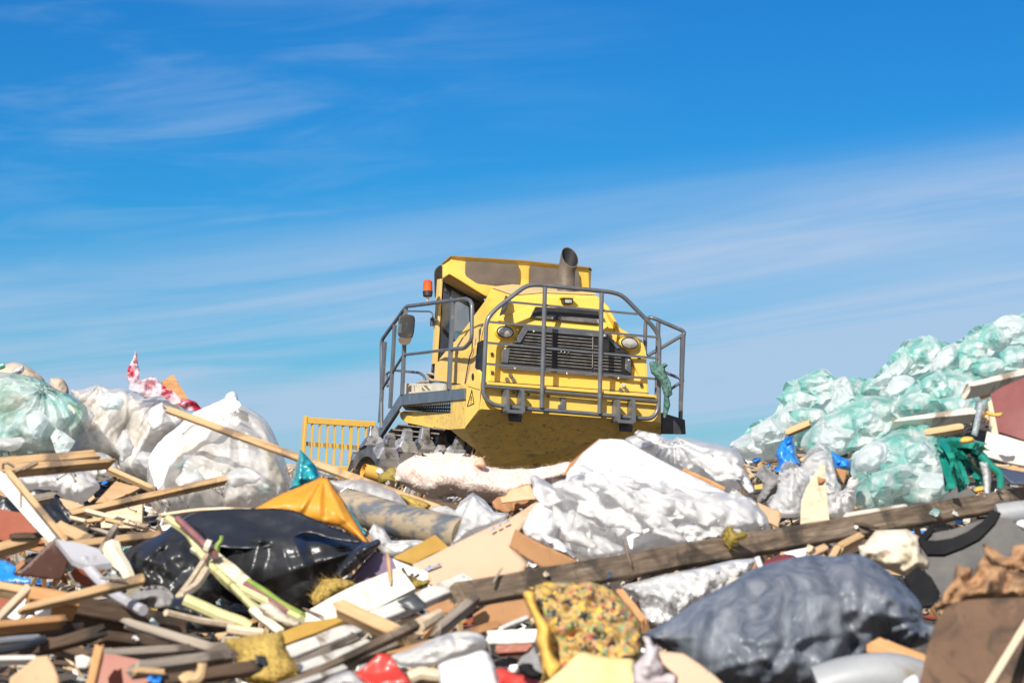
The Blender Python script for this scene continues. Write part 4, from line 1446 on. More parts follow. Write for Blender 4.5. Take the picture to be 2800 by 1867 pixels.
sheet('plywood_offcut', 'orange plywood offcut propped up behind the red wrapper', 'offcut', '2', [(1470, 310), (1580, 248), (1730, 490), (1600, 560)], 19.7, 'wood_orange', n=(12, 10), th=.035)
shell('wool_scrap', 'tiny yellow wool scrap at the end of the red wrapper', 'scrap', '2', [(1785, 585), (1830, 560), (1880, 545), (1860, 590), (1800, 605)], 18.6, 'wool', T=.03, fold=(.02, 12))
plank('lath', 'long thin pale lath slanting down from the left crest towards the pink wool', 'lath', 'p', (462, 1117), (1215, 1394), (17.2, 16.9), 25, .03, 'wood_light', roll=35, taper=(.8, 1), splint=2)
shell('film_bag', 'low grey white bag below the two stacked planks', 'bag', '2', [(150, 1150), (350, 1120), (700, 1095), (850, 1180), (912, 1268), (860, 1330), (760, 1410), (600, 1390), (480, 1320), (220, 1290)], 17, 'white_film', T=.3, fold=(.05, 4))
shell('film_bag', 'small white bag wedged behind the stacked planks', 'bag', '2', [(750, 1080), (800, 1000), (890, 955), (1000, 990), (1060, 1060), (1080, 1130), (980, 1205), (860, 1230), (780, 1160)], 18.4, 'white_film', T=.22, fold=(.04, 4))
plank('wooden_plank', 'upper of two stacked brown planks with nails at the left edge', 'plank', '2', (-150, 1045), (888, 958), (14.5, 14.9), 92, .06, 'wood_light', roll=40)
plank('wooden_plank', 'lower of two stacked brown planks with a pointed end', 'plank', '2', (-150, 1105), (1000, 1025), (14.2, 14.6), 70, .08, 'wood_light', roll=30, nails=7, taper=(1.3, .5), splint=2)
strand('bent_wire', 'bent rusty wire hooked over the lower stacked plank', 'wire', '2', [(130, 1090), (60, 1045), (25, 1060), (30, 1110)], 13.9, .006, 'nail')
plank('wood_stick', 'short brown stick leaning behind the nailed batten', 'stick', '2', (972, 1085), (1415, 1280), (16, 15.8), 45, .04, 'wood_light', roll=35)
sheet('board_scrap', 'brown board scrap with a pale sawn edge behind the nailed batten', 'board', '2', [(870, 1410), (1060, 1208), (1150, 1240), (1290, 1272), (1180, 1330), (1000, 1400)], 16.2, 'ply', n=(20, 35), th=.03)
plank('nailed_batten', 'long brown batten with bent nails under its far end', 'batten', '2', (560, 1520), (2060, 1185), (15.2, 15.8), 58, .05, 'wood_light', roll=35, nails=9)
plank('pale_stick', 'thin pale stick lying below the nailed batten', 'stick', '2', (775, 1475), (1330, 1625), (15, 14.8), 40, .03, 'wood_pale', roll=30)
sheet('panel_scrap', 'pair of cream panel scraps standing under the nailed batten', 'panel', '2', [(910, 1520), (1060, 1470), (1300, 1420), (1290, 1640), (920, 1640)], 15.7, 'wood_pale', n=(-10, 15), th=.03)
sheet('tarp', 'crumpled dark blue tarp scrap between planks at the left', 'tarp', '2', [(-80, 1410), (150, 1340), (300, 1305), (460, 1290), (560, 1390), (690, 1568), (600, 1640), (300, 1600), (0, 1568)], 15.1, 'navy_film', n=(10, 30), fold=(.03, 5), soft=False)
sheet('card_scrap', 'tan cardboard scrap beside the dark blue tarp', 'cardboard', '2', [(540, 1370), (660, 1395), (770, 1440), (650, 1480), (600, 1470)], 15.4, 'cardboard', n=(0, 30))
plank('stub_block', 'broken stub of grey wood on the dark blue tarp', 'wood stub', '2', (330, 1370), (500, 1335), (14.4, 14.5), 70, .06, 'wood_grey', roll=25, splint=2)
sheet('white_board', 'wide white painted board slanting across the left edge', 'board', '2', [(-30, 1110), (50, 1150), (150, 1260), (440, 1600), (505, 1730), (440, 1770), (300, 1620), (-30, 1250)], 12.6, 'white_trim', n=(-25, 25), th=.045)
plank('tan_strip', 'tan wooden strip running beside the wide white board', 'strip', '2', (70, 1120), (600, 1750), (12.7, 12.2), 55, .03, 'wood_light', roll=15)
sheet('red_board', 'red brown laminated board at the left edge under the white board', 'board', '3', [(-60, -20), (0, -30), (200, 5), (320, 150), (360, 220), (400, 290), (200, 300), (-60, 240)], 13.8, 'redbrown', n=(10, 30), th=.03)

rgh = random.Random(9)
for i, (cx_, cy_, d_, sx, sy) in enumerate([(60, 880, 18.3, 190, 90), (560, 860, 18.4, 130, 120), (760, 640, 18.9, 110, 140), (1130, 900, 18.6, 90, 150), (1000, 520, 19.1, 150, 90), (1420, 640, 18.8, 120, 130), (1330, 1010, 18.4, 110, 120), (330, 700, 18.4, 120, 150), (2180, 1200, 17.2, 170, 120), (1720, 1180, 17.2, 150, 110)]):
    n_ = 10
    pts = [(cx_ + sx * rgh.uniform(.55, 1.15) * math.cos(6.283 * k / n_), cy_ + sy * rgh.uniform(.55, 1.15) * math.sin(6.283 * k / n_)) for k in range(n_)]
    shell('loose_film', 'loose clear film draped over the bags of the left crest', 'film', '2', pts, d_, ['clear_film', 'pale_heap', 'clear_film'][i % 3], T=.07, fold=(.04, 6), n=(rgh.uniform(-20, 20), 30), soft=False, edge=.02, group='loose clear film on the left crest', sp=.02, wr=12, wl=2.0)
# lower left
plank('split_log', 'split brown log end with torn bark above the black bag', 'log', '3', (520, 110), (820, 250), (13.6, 13.2), 110, .1, 'wood_light', roll=20, splint=1.5)
plank('wooden_plank', 'short plank with a dark underside at the left edge', 'plank', '3', (-120, 345), (370, 205), (12.8, 13.0), 85, .07, 'wood_light', roll=30)
plank('wooden_plank', 'long pale plank running right behind the dark maroon cabinet piece', 'plank', '3', (640, 290), (1490, 190), (13.0, 13.4), 75, .05, 'wood_light', roll=35, nails=0)
plank('torn_lath', 'thin torn lath curving over the top of the black bag', 'lath', '3', (1480, 20), (2300, -30), (14.6, 14.6), 30, .02, 'wood_pale', roll=40, bend=.02)
for i, (a, b) in enumerate([((690, 90), (930, 60)), ((800, 120), (1060, 210)), ((640, 40), (780, 75)), ((960, 60), (1100, 90))]):
    plank('wood_splinter', ['flat splinter over the split log', 'dark grey splinter below the panel scraps', 'short pale splinter beside the split log', 'curved splinter on the panel scraps'][i], 'splinter', '3', a, b, (14.2, 14.1), 34, .02, ['wood_light', 'wood_grey', 'wood_pale', 'wood_light'][i], roll=30, splint=2)
sheet('cabinet_piece', 'dark maroon cabinet panel standing on its corner', 'cabinet panel', '3', [(158, 572), (300, 440), (512, 238), (640, 420), (600, 560), (560, 620), (420, 612)], 11.6, 'maroon_dark', n=(15, -8), th=.02)
sheet('laminate_piece', 'grey laminated panel on top of the maroon cabinet panel', 'panel', '3', [(505, 228), (600, 255), (730, 282), (900, 332), (1025, 462), (800, 486), (655, 425)], 11.45, 'laminate', n=(0, 68), th=.025)
sheet('brown_flap', 'brown laminated flap hanging below the grey panel', 'flap', '3', [(700, 500), (800, 480), (1010, 490), (940, 560), (830, 700), (690, 640), (640, 560)], 11.75, 'redbrown', n=(0, -10), th=.02)
strand('grey_hose', 'curved grey plastic hose hanging from the laminated panel', 'hose', '3', [(775, 440), (800, 500), (860, 570), (960, 670), (1060, 760), (1180, 830), (1315, 900)], [11.4, 11.35, 11.3, 11.2, 11.1, 11, 10.9], .022, 'laminate')
sheet('blue_sheet', 'torn blue plastic sheet with a white rim at the left edge', 'sheet', '3', [(-60, 430), (60, 450), (150, 515), (130, 590), (285, 620), (280, 650), (100, 640), (-60, 620)], 12.2, 'blue', n=(0, 45), fold=(.015, 7))
strand('stripped_branch', 'peeled pale branch bending down beside the black bag', 'branch', '3', [(1030, 330), (1060, 430), (1130, 520), (1170, 600), (1215, 720)], [12.6, 12.5, 12.4, 12.3, 12.2], (.045, .036), 'pale_stalk')
plank('wood_block', 'orange sawn wood block at lower left', 'wood block', '3', (285, 730), (735, 800), (10.7, 10.75), 130, .14, 'wood_orange', roll=28, jag=.08)
plank('wooden_plank', 'pale plank entering from the left behind the orange block', 'plank', '3', (-120, 640), (330, 720), (11.0, 11.0), 85, .06, 'wood_light', roll=40)
plank('old_beam', 'dark rotten beam running right below the orange block', 'beam', '3', (640, 830), (1720, 1040), (10.9, 11.2), 180, .14, 'wood_dark', roll=20, splint=.6)
plank('serrated_batten', 'pale batten with a sawtooth edge at the lower left edge', 'batten', '3', (-120, 1030), (600, 960), (9.9, 10.2), 80, .05, 'wood_orange', roll=40)
plank('dark_board', 'wide dark board beneath the sawtooth batten', 'board', '3', (-120, 1120), (790, 1060), (9.95, 10.3), 100, .07, 'wood_dark', roll=5)
sheet('white_chunk', 'slanting white panel chunk above the sawtooth batten', 'panel', '3', [(50, 955), (215, 790), (292, 785), (300, 830), (160, 985)], 10.9, 'styro', n=(15, 20), th=.03)
sheet('white_chunk', 'small white panel chunk right of the slanting white one', 'panel', '3', [(320, 920), (400, 870), (470, 880), (455, 940), (340, 960)], 10.7, 'styro', n=(5, 30), th=.03)
plank('pale_stick', 'pale stick slanting up from the lower left edge', 'stick', '3', (-20, 960), (270, 670), (10.55, 10.8), 62, .04, 'wood_pale', roll=20)
sheet('pink_board', 'dull pink board corner at the lower left edge', 'board', '3', [(-60, 690), (20, 690), (140, 780), (60, 900), (-60, 900)], 11.2, 'redbrown', n=(10, 20), th=.02)
strand('grey_pipe', 'thin grey pipe at the lower left edge', 'pipe', '3', [(-100, 1195), (150, 1168), (350, 1155)], [9.6, 9.7, 9.8], .014, 'grey_pipe')
strand('grey_pipe', 'bent dark grey pipe under the thin one at lower left', 'pipe', '3', [(-100, 1290), (180, 1240), (300, 1205), (400, 1165)], [9.5, 9.6, 9.7, 9.8], .015, 'dark_steel')
plank('white_strip', 'white plastic strip above the fan of corrugated cardboard', 'strip', '3', (-100, 1335), (330, 1325), (9.2, 9.3), 55, .03, 'white_trim', roll=45)
sheet('corrugated_piece', 'fan shaped piece of tan corrugated cardboard in the lower left corner', 'cardboard', '3', [(80, 1640), (95, 1480), (200, 1390), (335, 1285), (435, 1285), (490, 1380), (535, 1500), (540, 1640)], 9.0, 'cardboard', n=(10, 30), th=.012, warp=(.03, 4))
plank('drawer_edge', 'upright orange edge of the broken red brown drawer', 'drawer', '3', (810, 1640), (910, 1215), (9.1, 9.3), 80, .06, 'wood_orange', roll=10)
sheet('drawer_fragment', 'red brown panel of the broken drawer at the bottom left', 'drawer panel', '3', [(890, 1290), (1040, 1300), (1290, 1350), (1500, 1470), (1420, 1520), (1280, 1600), (880, 1640)], 9.4, 'redbrown', n=(-5, 15), th=.03)
plank('weathered_plank', 'topmost weathered grey plank over the broken drawer', 'plank', '3', (905, 1285), (2110, 1215), (9.45, 9.9), 80, .06, 'wood_grey', roll=30)
plank('weathered_plank', 'weathered plank with a snapped end below the topmost grey one', 'plank', '3', (1270, 1400), (2130, 1290), (9.2, 9.6), 105, .06, 'wood_grey', roll=30, splint=1.5)
plank('weathered_plank', 'small broken brown lath under the snapped grey plank', 'plank', '3', (1265, 1440), (1520, 1460), (9.15, 9.2), 55, .04, 'wood_light', roll=20)
plank('dark_board', 'dark board with a lit edge above the weathered planks', 'board', '3', (930, 1120), (1545, 1195), (10.0, 10.2), 100, .06, 'wood_dark', roll=25)
plank('dark_board', 'dark brown board in the gap behind the broken drawer', 'board', '3', (440, 1180), (790, 1300), (10.1, 10.0), 90, .06, 'wood_dark', roll=25)
sheet('card_scrap', 'pale square scrap in the dark gap at lower left', 'scrap', '3', [(690, 1320), (760, 1305), (830, 1330), (815, 1425), (700, 1430)], 9.7, 'cream_board', n=(5, 10), th=.02)
strand('root', 'gnarled pale root at the bottom below the weathered planks', 'root', '3', [(1690, 1560), (1730, 1520), (1800, 1530), (1850, 1480), (1860, 1385)], 9.1, (.026, .016), 'wood_light')
plank('wood_splinter', 'dark red board in the gap below the weathered planks', 'board', '3', (1560, 1500), (2150, 1360), (9.4, 9.6), 120, .05, 'wood_dark', roll=15)
for nm, lb, a, b, d, wp, m in [
    ('splintered_board', 'splintered dark board at the bottom left corner', (-20, 1515), (235, 1445), (9.7, 9.9), 30, 'wood_dark'),
    ('splintered_board', 'splintered grey board left of the yellow wool slab', (290, 1425), (535, 1500), (9.9, 9.7), 26, 'wood_grey'),
    ('splintered_board', 'long splintered brown board above the sawtooth batten', (60, 1392), (330, 1325), (10.6, 10.9), 22, 'wood_light'),
    ('splintered_board', 'splintered weathered board beside the red tray', (640, 1580), (965, 1425), (9.4, 10.2), 20, 'wood_old'),
    ('splintered_board', 'short splintered board between the film bag and the trim boards', (900, 1500), (1150, 1430), (10.0, 10.5), 22, 'wood_orange'),
    ('splintered_board', 'broken dark board along the bottom edge left of the wool', (360, 1560), (600, 1525), (9.2, 9.4), 34, 'wood_dark'),
    ('splintered_board', 'thin broken lath pointing up left of the dull black bag', (190, 1330), (265, 1205), (12.4, 12.9), 14, 'wood_grey')]:
    plank(nm, lb, 'board', 'm', a, b, d, wp, .04, m, roll=25, splint=2.5, taper=(.7, 1))
# black bags and stalks
shell('rubbish_bag', 'big shiny black bag with a twisted neck at centre left', 'bag', 'm', [(415, 1200), (440, 1180), (500, 1171), (560, 1170), (650, 1174), (740, 1200), (810, 1236), (850, 1246), (868, 1240), (862, 1262), (835, 1290), (790, 1325), (755, 1340), (735, 1375), (690, 1405), (620, 1390), (540, 1385), (480, 1350), (450, 1300), (430, 1250)], 13.6, 'black_film', T=.5, wr=6, fold=(.035, 1.9), knot=(840, 1255), kf=16, n=(-10, 30), pleats=[((640, 1215), (680, 1370), .05, .07), ((660, 1210), (720, 1350), .06, .05), ((700, 1230), (735, 1340), -.04, .05), ((600, 1240), (560, 1380), .04, .06), ((480, 1200), (600, 1230), .03, .06)])
shell('rubbish_bag', 'dull black bag left of the shiny one behind the stalks', 'bag', 'm', [(286, 1268), (320, 1246), (370, 1225), (410, 1200), (470, 1220), (500, 1290), (510, 1360), (470, 1400), (420, 1410), (380, 1385), (320, 1340), (290, 1310)], 13.2, 'black_film', T=.3, fold=(.04, 3.5), n=(0, 30))
sheet('sheen_flap', 'added blue black sheet for the blue sheen atop the shiny black bag', 'film', 'm', [(415, 1198), (470, 1172), (560, 1168), (660, 1172), (740, 1198), (830, 1240), (770, 1236), (700, 1222), (640, 1250), (560, 1262), (470, 1250), (430, 1230)], 13.2, 'navy_film', n=(-5, 45), fold=(.012, 2.4), soft=True)  # bag's blue top sheen put in as a separate blue black sheet
shell('rubbish_bag', 'small crumpled black film heap under the pale stalk', 'bag', '3', [(1500, 860), (1640, 770), (1800, 780), (2000, 870), (2180, 980), (2140, 1080), (1900, 1110), (1700, 1080), (1560, 990)], 11.6, 'black_film', T=.18, fold=(.04, 6))
sheet('black_pocket', 'dark black film pocket left of the dull black bag', 'film', '3', [(790, 720), (900, 600), (1020, 490), (1090, 540), (1160, 660), (1160, 740), (1000, 780)], 12.0, 'black_film', n=(0, 20), fold=(.02, 6))
shell('grey_rag', 'wadded grey rag between the hose and the black bag', 'rag', '3', [(1190, 800), (1250, 740), (1330, 705), (1500, 705), (1595, 800), (1570, 890), (1480, 915), (1320, 860)], 11.3, 'grey_cloth', T=.12, fold=(.05, 8), edge=.012, wr=14)
plank('stalk', 'broad white leek stalk lying across the black bag', 'stalk', '3', (1780, 290), (2250, 640), (12.4, 11.9), 125, .03, 'pale_stalk', roll=25, bend=.01)
strand('stalk', 'yellow green leaf running along the white leek stalk', 'leaf', '3', [(1545, 60), (1730, 180), (1860, 400), (2060, 620), (2380, 900)], [12.7, 12.5, 12.3, 12.0, 11.7], .02, 'yellow_leaf', n=6)
strand('stalk', 'purple stem running down over the white leek stalk', 'stem', '3', [(1630, 60), (1820, 240), (1980, 390)], [12.5, 12.3, 12.1], .016, 'purple_leaf', n=6)
strand('stalk', 'short green curled sprout on the black bag', 'sprout', '3', [(2035, 215), (2030, 260), (1990, 310), (1985, 380)], 12.6, (.009, .014), 'green_leaf', n=6)
strand('stalk', 'bright green leaf rib running down to the cream board', 'leaf', '5', [(265, 640), (400, 720), (560, 840), (765, 950)], [11.9, 11.8, 11.7, 11.5], .017, 'green_leaf', n=6)
strand('stalk', 'purple leaf rib between the green and yellow ones', 'leaf', '5', [(235, 655), (420, 780), (630, 920)], [11.8, 11.7, 11.5], .013, 'purple_leaf', n=6)
strand('stalk', 'yellow leaf rib under the purple one', 'leaf', '5', [(215, 705), (380, 790), (560, 880), (755, 985)], [11.8, 11.7, 11.6, 11.4], .018, 'yellow_leaf', n=6)
strand('stalk', 'long yellow leaf edge running down to the pale cob', 'leaf', '5', [(0, 560), (150, 700), (330, 890), (480, 1010), (580, 1060)], [12, 11.8, 11.5, 11.3, 11.2], .016, 'yellow_leaf', n=6)
strand('dry_twig', 'forked dry twig leaning on the black bag', 'twig', '3', [(1640, 770), (1760, 620), (1900, 400)], [11.6, 11.9, 12.2], .014, 'wood_pale', n=6)
strand('dry_twig', 'second prong of the forked dry twig', 'twig', '3', [(1650, 775), (1800, 680), (1890, 535)], [11.6, 11.8, 12.0], .02, 'wood_pale', n=6)
strand('stalk', 'thick pale yellow stalk in front of the small black heap', 'stalk', '3', [(1690, 800), (1850, 870), (2050, 960), (2210, 1010), (2290, 1060)], [11.2, 11.2, 11.2, 11.2, 11.2], .026, 'yellow_leaf')
strand('stick', 'thin grey white stick crossing below the small black heap', 'stick', '3', [(1520, 920), (1800, 990), (2130, 1035)], [10.8, 10.9, 11], .014, 'wood_pale', n=6)
strand('stick', 'short pale stick ending at the yellow wool', 'stick', '3', [(2085, 1065), (2220, 1090), (2420, 1110)], [10.9, 10.9, 10.9], .019, 'wood_pale', n=6)
plank('stalk', 'white stem split lengthwise beside the pale cob', 'stalk', '5', (300, 880), (560, 1085), (11.3, 11.1), 80, .03, 'pale_stalk', roll=20)
shell('corn_cob', 'pale dry corn cob lying below the green leaves', 'cob', '5', [(358, 880), (400, 830), (490, 835), (620, 940), (745, 1005), (735, 1050), (640, 1065), (520, 1010), (420, 940)], 11.2, 'cob', T=.06, fold=(.012, 22), lump=(.01, 30))
strand('onion_bulb', 'tiny round pale onion on the black bag', 'onion', '3', [(1880, 300), (1905, 310), (1925, 318)], 12.1, .028, 'pale_stalk')

# ------------------------------------------------------------------ centre
shell('teal_bag', 'teal plastic bag pointing up above the orange sheet', 'bag', '4', [(405, 92), (490, 180), (560, 258), (602, 352), (560, 420), (440, 460), (290, 470), (310, 430), (350, 280), (382, 190)], 16.6, 'teal_plastic', T=.14, fold=(.035, 7), soft=False)
shell('orange_sheet', 'orange plastic sheet peaked like a tent behind the black bag', 'sheet', '4', [(-20, 640), (120, 560), (230, 500), (480, 400), (590, 352), (660, 355), (700, 420), (800, 560), (900, 730), (1045, 955), (990, 962), (900, 890), (760, 800), (560, 770), (300, 720), (-20, 690)], 15.4, 'orange_film', n=(-5, 30), T=.1, Tb=.03, fold=(.012, 3), soft=False, knot=(620, 350), kf=10, pleats=[((600, 360), (420, 640), .02, .03), ((640, 360), (800, 740), .02, .03), ((620, 380), (640, 700), -.02, .03)])
shell('teal_bag', 'strip of the teal bag showing below the orange sheet', 'bag edge', '4', [(800, 560), (870, 660), (960, 790), (1030, 880), (1000, 900), (900, 780)], 15.7, 'teal_plastic', T=.03, fold=(.015, 9), soft=False)
strand('muddy_tube', 'thick muddy cardboard tube behind the orange sheet', 'tube', '4', [(820, 600), (1300, 745), (1900, 880)], [16.2, 16.0, 15.7], .098, 'mudpipe', n=20)
shell('clear_bag', 'clear plastic bag behind the muddy tube', 'bag', '4', [(670, 392), (780, 380), (960, 368), (1120, 420), (1280, 480), (1400, 600), (1450, 730), (1200, 690), (860, 600), (780, 510)], 16.9, 'clear_film', T=.22, fold=(.06, 4), n=(0, 30))
sheet('foam_sheet', 'white foam sheet lying inside the clear bag behind the tube', 'sheet', '4', [(775, 475), (830, 440), (1070, 580), (1100, 660), (900, 600), (780, 530)], 16.65, 'styro', n=(0, 40), th=.02)
shell('mineral_wool', 'ochre mineral wool piece under the end of the long lath', 'wool', '4', [(1325, 510), (1460, 540), (1600, 600), (1570, 650), (1500, 735), (1430, 720), (1400, 620)], 16.5, 'wool', T=.1, fold=(.02, 9), fuzz=60)
shell('mineral_wool', 'olive mineral wool clump in front of the steel wheel', 'wool', '4', [(1120, 340), (1180, 300), (1230, 262), (1300, 280), (1340, 330), (1330, 440), (1150, 420)], 23, 'wool_olive', T=.2, fold=(.05, 7), fuzz=120)
shell('mineral_wool', 'small olive wool tuft behind the yellow foam pipe', 'wool', '4', [(1010, 262), (1040, 240), (1100, 245), (1120, 275), (1060, 300)], 24.2, 'wool_olive', T=.1, fold=(.04, 8), fuzz=60)
pipe = Geo().tube([P(*px('4', 985, 292), 23.4), P(*px('4', 1130, 330), 23.46)], .062, 18, cap=False)
pipe.tube([P(*px('4', 1131, 330), 23.462), P(*px('4', 984, 292), 23.39)], .036, 18, cap=False)
tag(pipe.build('foam_pipe', MT['yellow_foam'], smooth=True), 'hollow yellow foam pipe in front of the steel wheel', 'foam pipe')
shell('paper_scrap', 'white crumpled paper beside the yellow foam pipe', 'paper', '4', [(1100, 300), (1130, 268), (1175, 290), (1180, 330), (1140, 340)], 23.2, 'styro', T=.08, fold=(.04, 9))
shell('rubble_pile', 'distant heap of grey and pink rubbish beyond the crest', 'heap', '4', [(270, 240), (400, 235), (600, 250), (700, 285), (820, 320), (900, 370), (700, 420), (270, 420)], 26, 'beige_cloth', T=.4, fold=(.15, 2.5), lump=(.1, 2))
shell('film_scrap', 'blue grey film scrap seen under the long lath', 'film', '4', [(560, 260), (680, 265), (770, 310), (740, 350), (640, 345), (590, 320)], 22, 'pale_heap', T=.12, fold=(.05, 5))
shell('pink_wool', 'big roll of pink white insulation wool below the counterweight', 'insulation', 'p', [(1088, 1285), (1095, 1268), (1130, 1252), (1190, 1240), (1255, 1242), (1310, 1254), (1335, 1278), (1430, 1280), (1500, 1275), (1560, 1262), (1580, 1300), (1500, 1330), (1440, 1370), (1400, 1384), (1330, 1372), (1270, 1362), (1235, 1352), (1180, 1362), (1110, 1330), (1086, 1308)], 18.6, 'pinkwool', T=.35, Tb=.5, fold=(.02, 6), lump=(.05, 5), edge=.02, fuzz=900, sp=.022)
shell('foam_tongue', 'peach foam tongue sticking up from the pink insulation', 'foam', '4', [(2000, 250), (2020, 200), (2070, 168), (2100, 200), (2110, 255)], 18.4, 'peach', T=.08, fold=(.006, 8))
shell('foam_strip', 'orange foam strip buried in the pink insulation', 'foam', '4', [(1680, 190), (1760, 180), (1870, 195), (2010, 220), (2000, 255), (1860, 240), (1700, 220)], 18.42, 'peach', T=.05, fold=(.006, 8))
sheet('card_scrap', 'orange brown cardboard lump at the right end of the pink insulation', 'cardboard', '6', [(135, 650), (180, 612), (245, 600), (260, 560), (320, 535), (440, 508), (490, 620), (510, 645), (380, 690), (270, 745), (160, 705)], 17, 'card_brown', n=(15, 30), fold=(.02, 7), th=.01)
sheet('card_scrap', 'lit peach cardboard flap on the brown lump', 'cardboard', '6', [(200, 612), (250, 600), (265, 562), (320, 540), (440, 515), (485, 625), (300, 640), (215, 650)], 16.85, 'peach', n=(5, 50), fold=(.008, 6), th=.008)
plank('rotten_board', 'dark brown board under the pink insulation', 'board', '4', (1560, 570), (1880, 630), (17.3, 17.2), 60, .05, 'wood_dark', roll=20)
shell('white_bag', 'crumpled white plastic bag peaking left of the cardboard flap', 'bag', '4', [(1530, 745), (1560, 680), (1615, 620), (1750, 612), (1830, 652), (1880, 570), (1990, 490), (2100, 560), (2190, 670), (2320, 680), (2300, 740), (2180, 830), (1980, 930), (1770, 970), (1840, 850)], 16.1, 'white_film', T=.22, fold=(.06, 4), soft=False, n=(0, 30))
shell('clear_film_wrap', 'grey clear film wrapped round the white plastic bag', 'film', '4', [(1890, 700), (1940, 590), (1995, 500), (2060, 590), (2180, 680), (2320, 690), (2200, 790), (1990, 900), (1790, 970), (1850, 850)], 15.7, 'clear_film', T=.1, fold=(.05, 5), soft=False, n=(10, 35))
shell('white_bag', 'flat white film between the muddy tube and the mustard box', 'film', '4', [(1035, 850), (1080, 768), (1180, 830), (1240, 930), (1480, 925), (1600, 940), (1300, 1080), (1180, 1060), (1120, 1000), (1060, 930)], 15, 'white_film', T=.1, fold=(.03, 5), soft=False, n=(0, 40))
shell('twisted_neck', 'glossy twisted neck of the black bag', 'bag neck', '4', [(700, 1290), (740, 1200), (850, 1060), (930, 990), (1040, 950), (1120, 915), (1145, 965), (1040, 1040), (960, 1110), (860, 1220), (760, 1290)], 13.1, 'black_film', T=.1, fold=(.04, 8), n=(15, 25))
sheet('mustard_box', 'mustard coloured box end left of the cardboard flap', 'box', '4', [(1258, 1090), (1450, 985), (1645, 868), (1765, 985), (1600, 1060), (1440, 1145)], 14.4, 'mustard', n=(5, 40), th=.04)
big = sheet('cardboard_flap', 'large pale cardboard flap lying left of the white plastic', 'cardboard', 'p', [(1128, 1545), (1224, 1492), (1330, 1440), (1400, 1408), (1470, 1364), (1478, 1373), (1422, 1443), (1396, 1490), (1442, 1535), (1432, 1562), (1300, 1590), (1200, 1606), (1165, 1595)], 13.7, 'card_pink', n=(8, 52), th=.01, warp=(.012, 2))
for q in [((2150, 835), (2190, 808)), ((2210, 800), (2250, 780)), ((2270, 765), (2320, 742)), ((1545, 1185), (1600, 1160)), ((1560, 1200), (1690, 1140))]:
    s = sheet('print', None, None, '4', [(q[0][0], q[0][1] - 6), (q[1][0], q[1][1] - 6), (q[1][0] + 6, q[1][1] + 12), (q[0][0] + 6, q[0][1] + 12)], 13.7, 'print', n=(8, 52), th=.002, warp=(0, 1), parent=big, sp=.03)
    # lay the mark on the flap's face: along its own normal to the flap plane
    c_, nn_, *_r = plane_of('p', [(1128, 1545), (1224, 1492), (1330, 1440), (1400, 1408), (1470, 1364), (1478, 1373), (1422, 1443), (1396, 1490), (1442, 1535), (1432, 1562), (1300, 1590), (1200, 1606), (1165, 1595)], 13.7, (8, 52))
    vv = [v.co + root_of(s) for v in s.data.vertices]
    for v, q_ in zip(s.data.vertices, vv):
        dvec = (q_ - CAM)
        tt = (c_ + nn_ * .022 - CAM).dot(nn_) / dvec.dot(nn_)
        v.co = CAM + dvec * tt - root_of(s)
sheet('box_side', 'brown side of the open cardboard box left of the big plank', 'box', '6', [(270, 1015), (318, 868), (395, 918), (520, 985), (660, 1050), (835, 1130), (820, 1175), (540, 1180)], 13.3, 'card_brown', n=(-15, 5), th=.012, warp=(.01, 3))
sheet('purple_panel', 'dark purple textured card beside the cream board', 'card', '5', [(1205, 610), (1310, 480), (1440, 368), (1610, 425), (1640, 515), (1260, 690)], 13.4, 'purple', n=(5, 50), th=.01)
sheet('paper_sheet', 'white torn paper triangle left of the cardboard flap', 'paper', '4', [(1255, 1090), (1420, 1150), (1590, 1210), (1565, 1300), (1440, 1250), (1300, 1190)], 12.9, 'styro', n=(5, 45), fold=(.01, 8))
for i, (a, b) in enumerate([((1340, 1180), (1400, 1290)), ((1440, 1230), (1380, 1330)), ((1500, 1240), (1420, 1300)), ((1380, 1290), (1330, 1420))]):
    strand('dry_twig', ['dry twig on the white torn paper', 'second dry twig crossing the torn paper', 'third dry twig under the torn paper corner', 'dry twig lying on the cream board'][i], 'twig', '4', [a, b], 12.5, .008, 'wood_dark', n=5)
shell('moss_clump', 'mossy brown clump at the corner of the torn paper', 'clump', '4', [(1430, 1320), (1460, 1290), (1520, 1300), (1590, 1290), (1580, 1330), (1500, 1370), (1450, 1360)], 12.4, 'wool_olive', T=.05, fold=(.02, 12), fuzz=40)
sheet('cream_board', 'wide cream painted board running up to the cardboard flap', 'board', '5', [(755, 945), (800, 905), (1000, 792), (1300, 650), (1620, 518), (1700, 560), (1800, 690), (1600, 790), (1430, 880), (1150, 955), (980, 985), (800, 1000), (765, 1010)], 12.0, 'cream_board', n=(5, 50), th=.03)
tb = plank('trim_board', 'long cream trim board with a band of dark tape', 'trim', '5', (1430, 945), (2300, 590), (11.3, 11.9), 150, .05, 'white_trim', roll=35, jag=.1)
bb = sheet('tape_band', None, None, '5', [(1630, 815), (1790, 738), (1895, 835), (1860, 890), (1770, 905)], 11.42, 'black_tape', n=(5, 40), th=.004, warp=(0, 1), sp=.03)
tag(bb, 'band of dark tape round the long cream trim board', 'tape')
plank('trim_board', 'wide white trim board in front of the cream board', 'trim', '5', (600, 1290), (1290, 1030), (10.5, 11.0), 150, .05, 'white_trim', roll=38, jag=.1)
plank('grey_lath', 'grey lath under the wide white trim board', 'lath', '5', (670, 1395), (1290, 1130), (10.2, 10.8), 60, .04, 'wood_grey', roll=10)
plank('trim_board', 'lowest white trim board above the red plastic', 'trim', '5', (690, 1440), (1390, 1185), (9.9, 10.5), 110, .05, 'white_trim', roll=38, jag=.1)
plank('long_plank', 'long grey brown plank slanting up along the bottom trim boards', 'plank', '5', (480, 1610), (1840, 1120), (9.5, 10.7), 60, .05, 'wood_grey', roll=25)
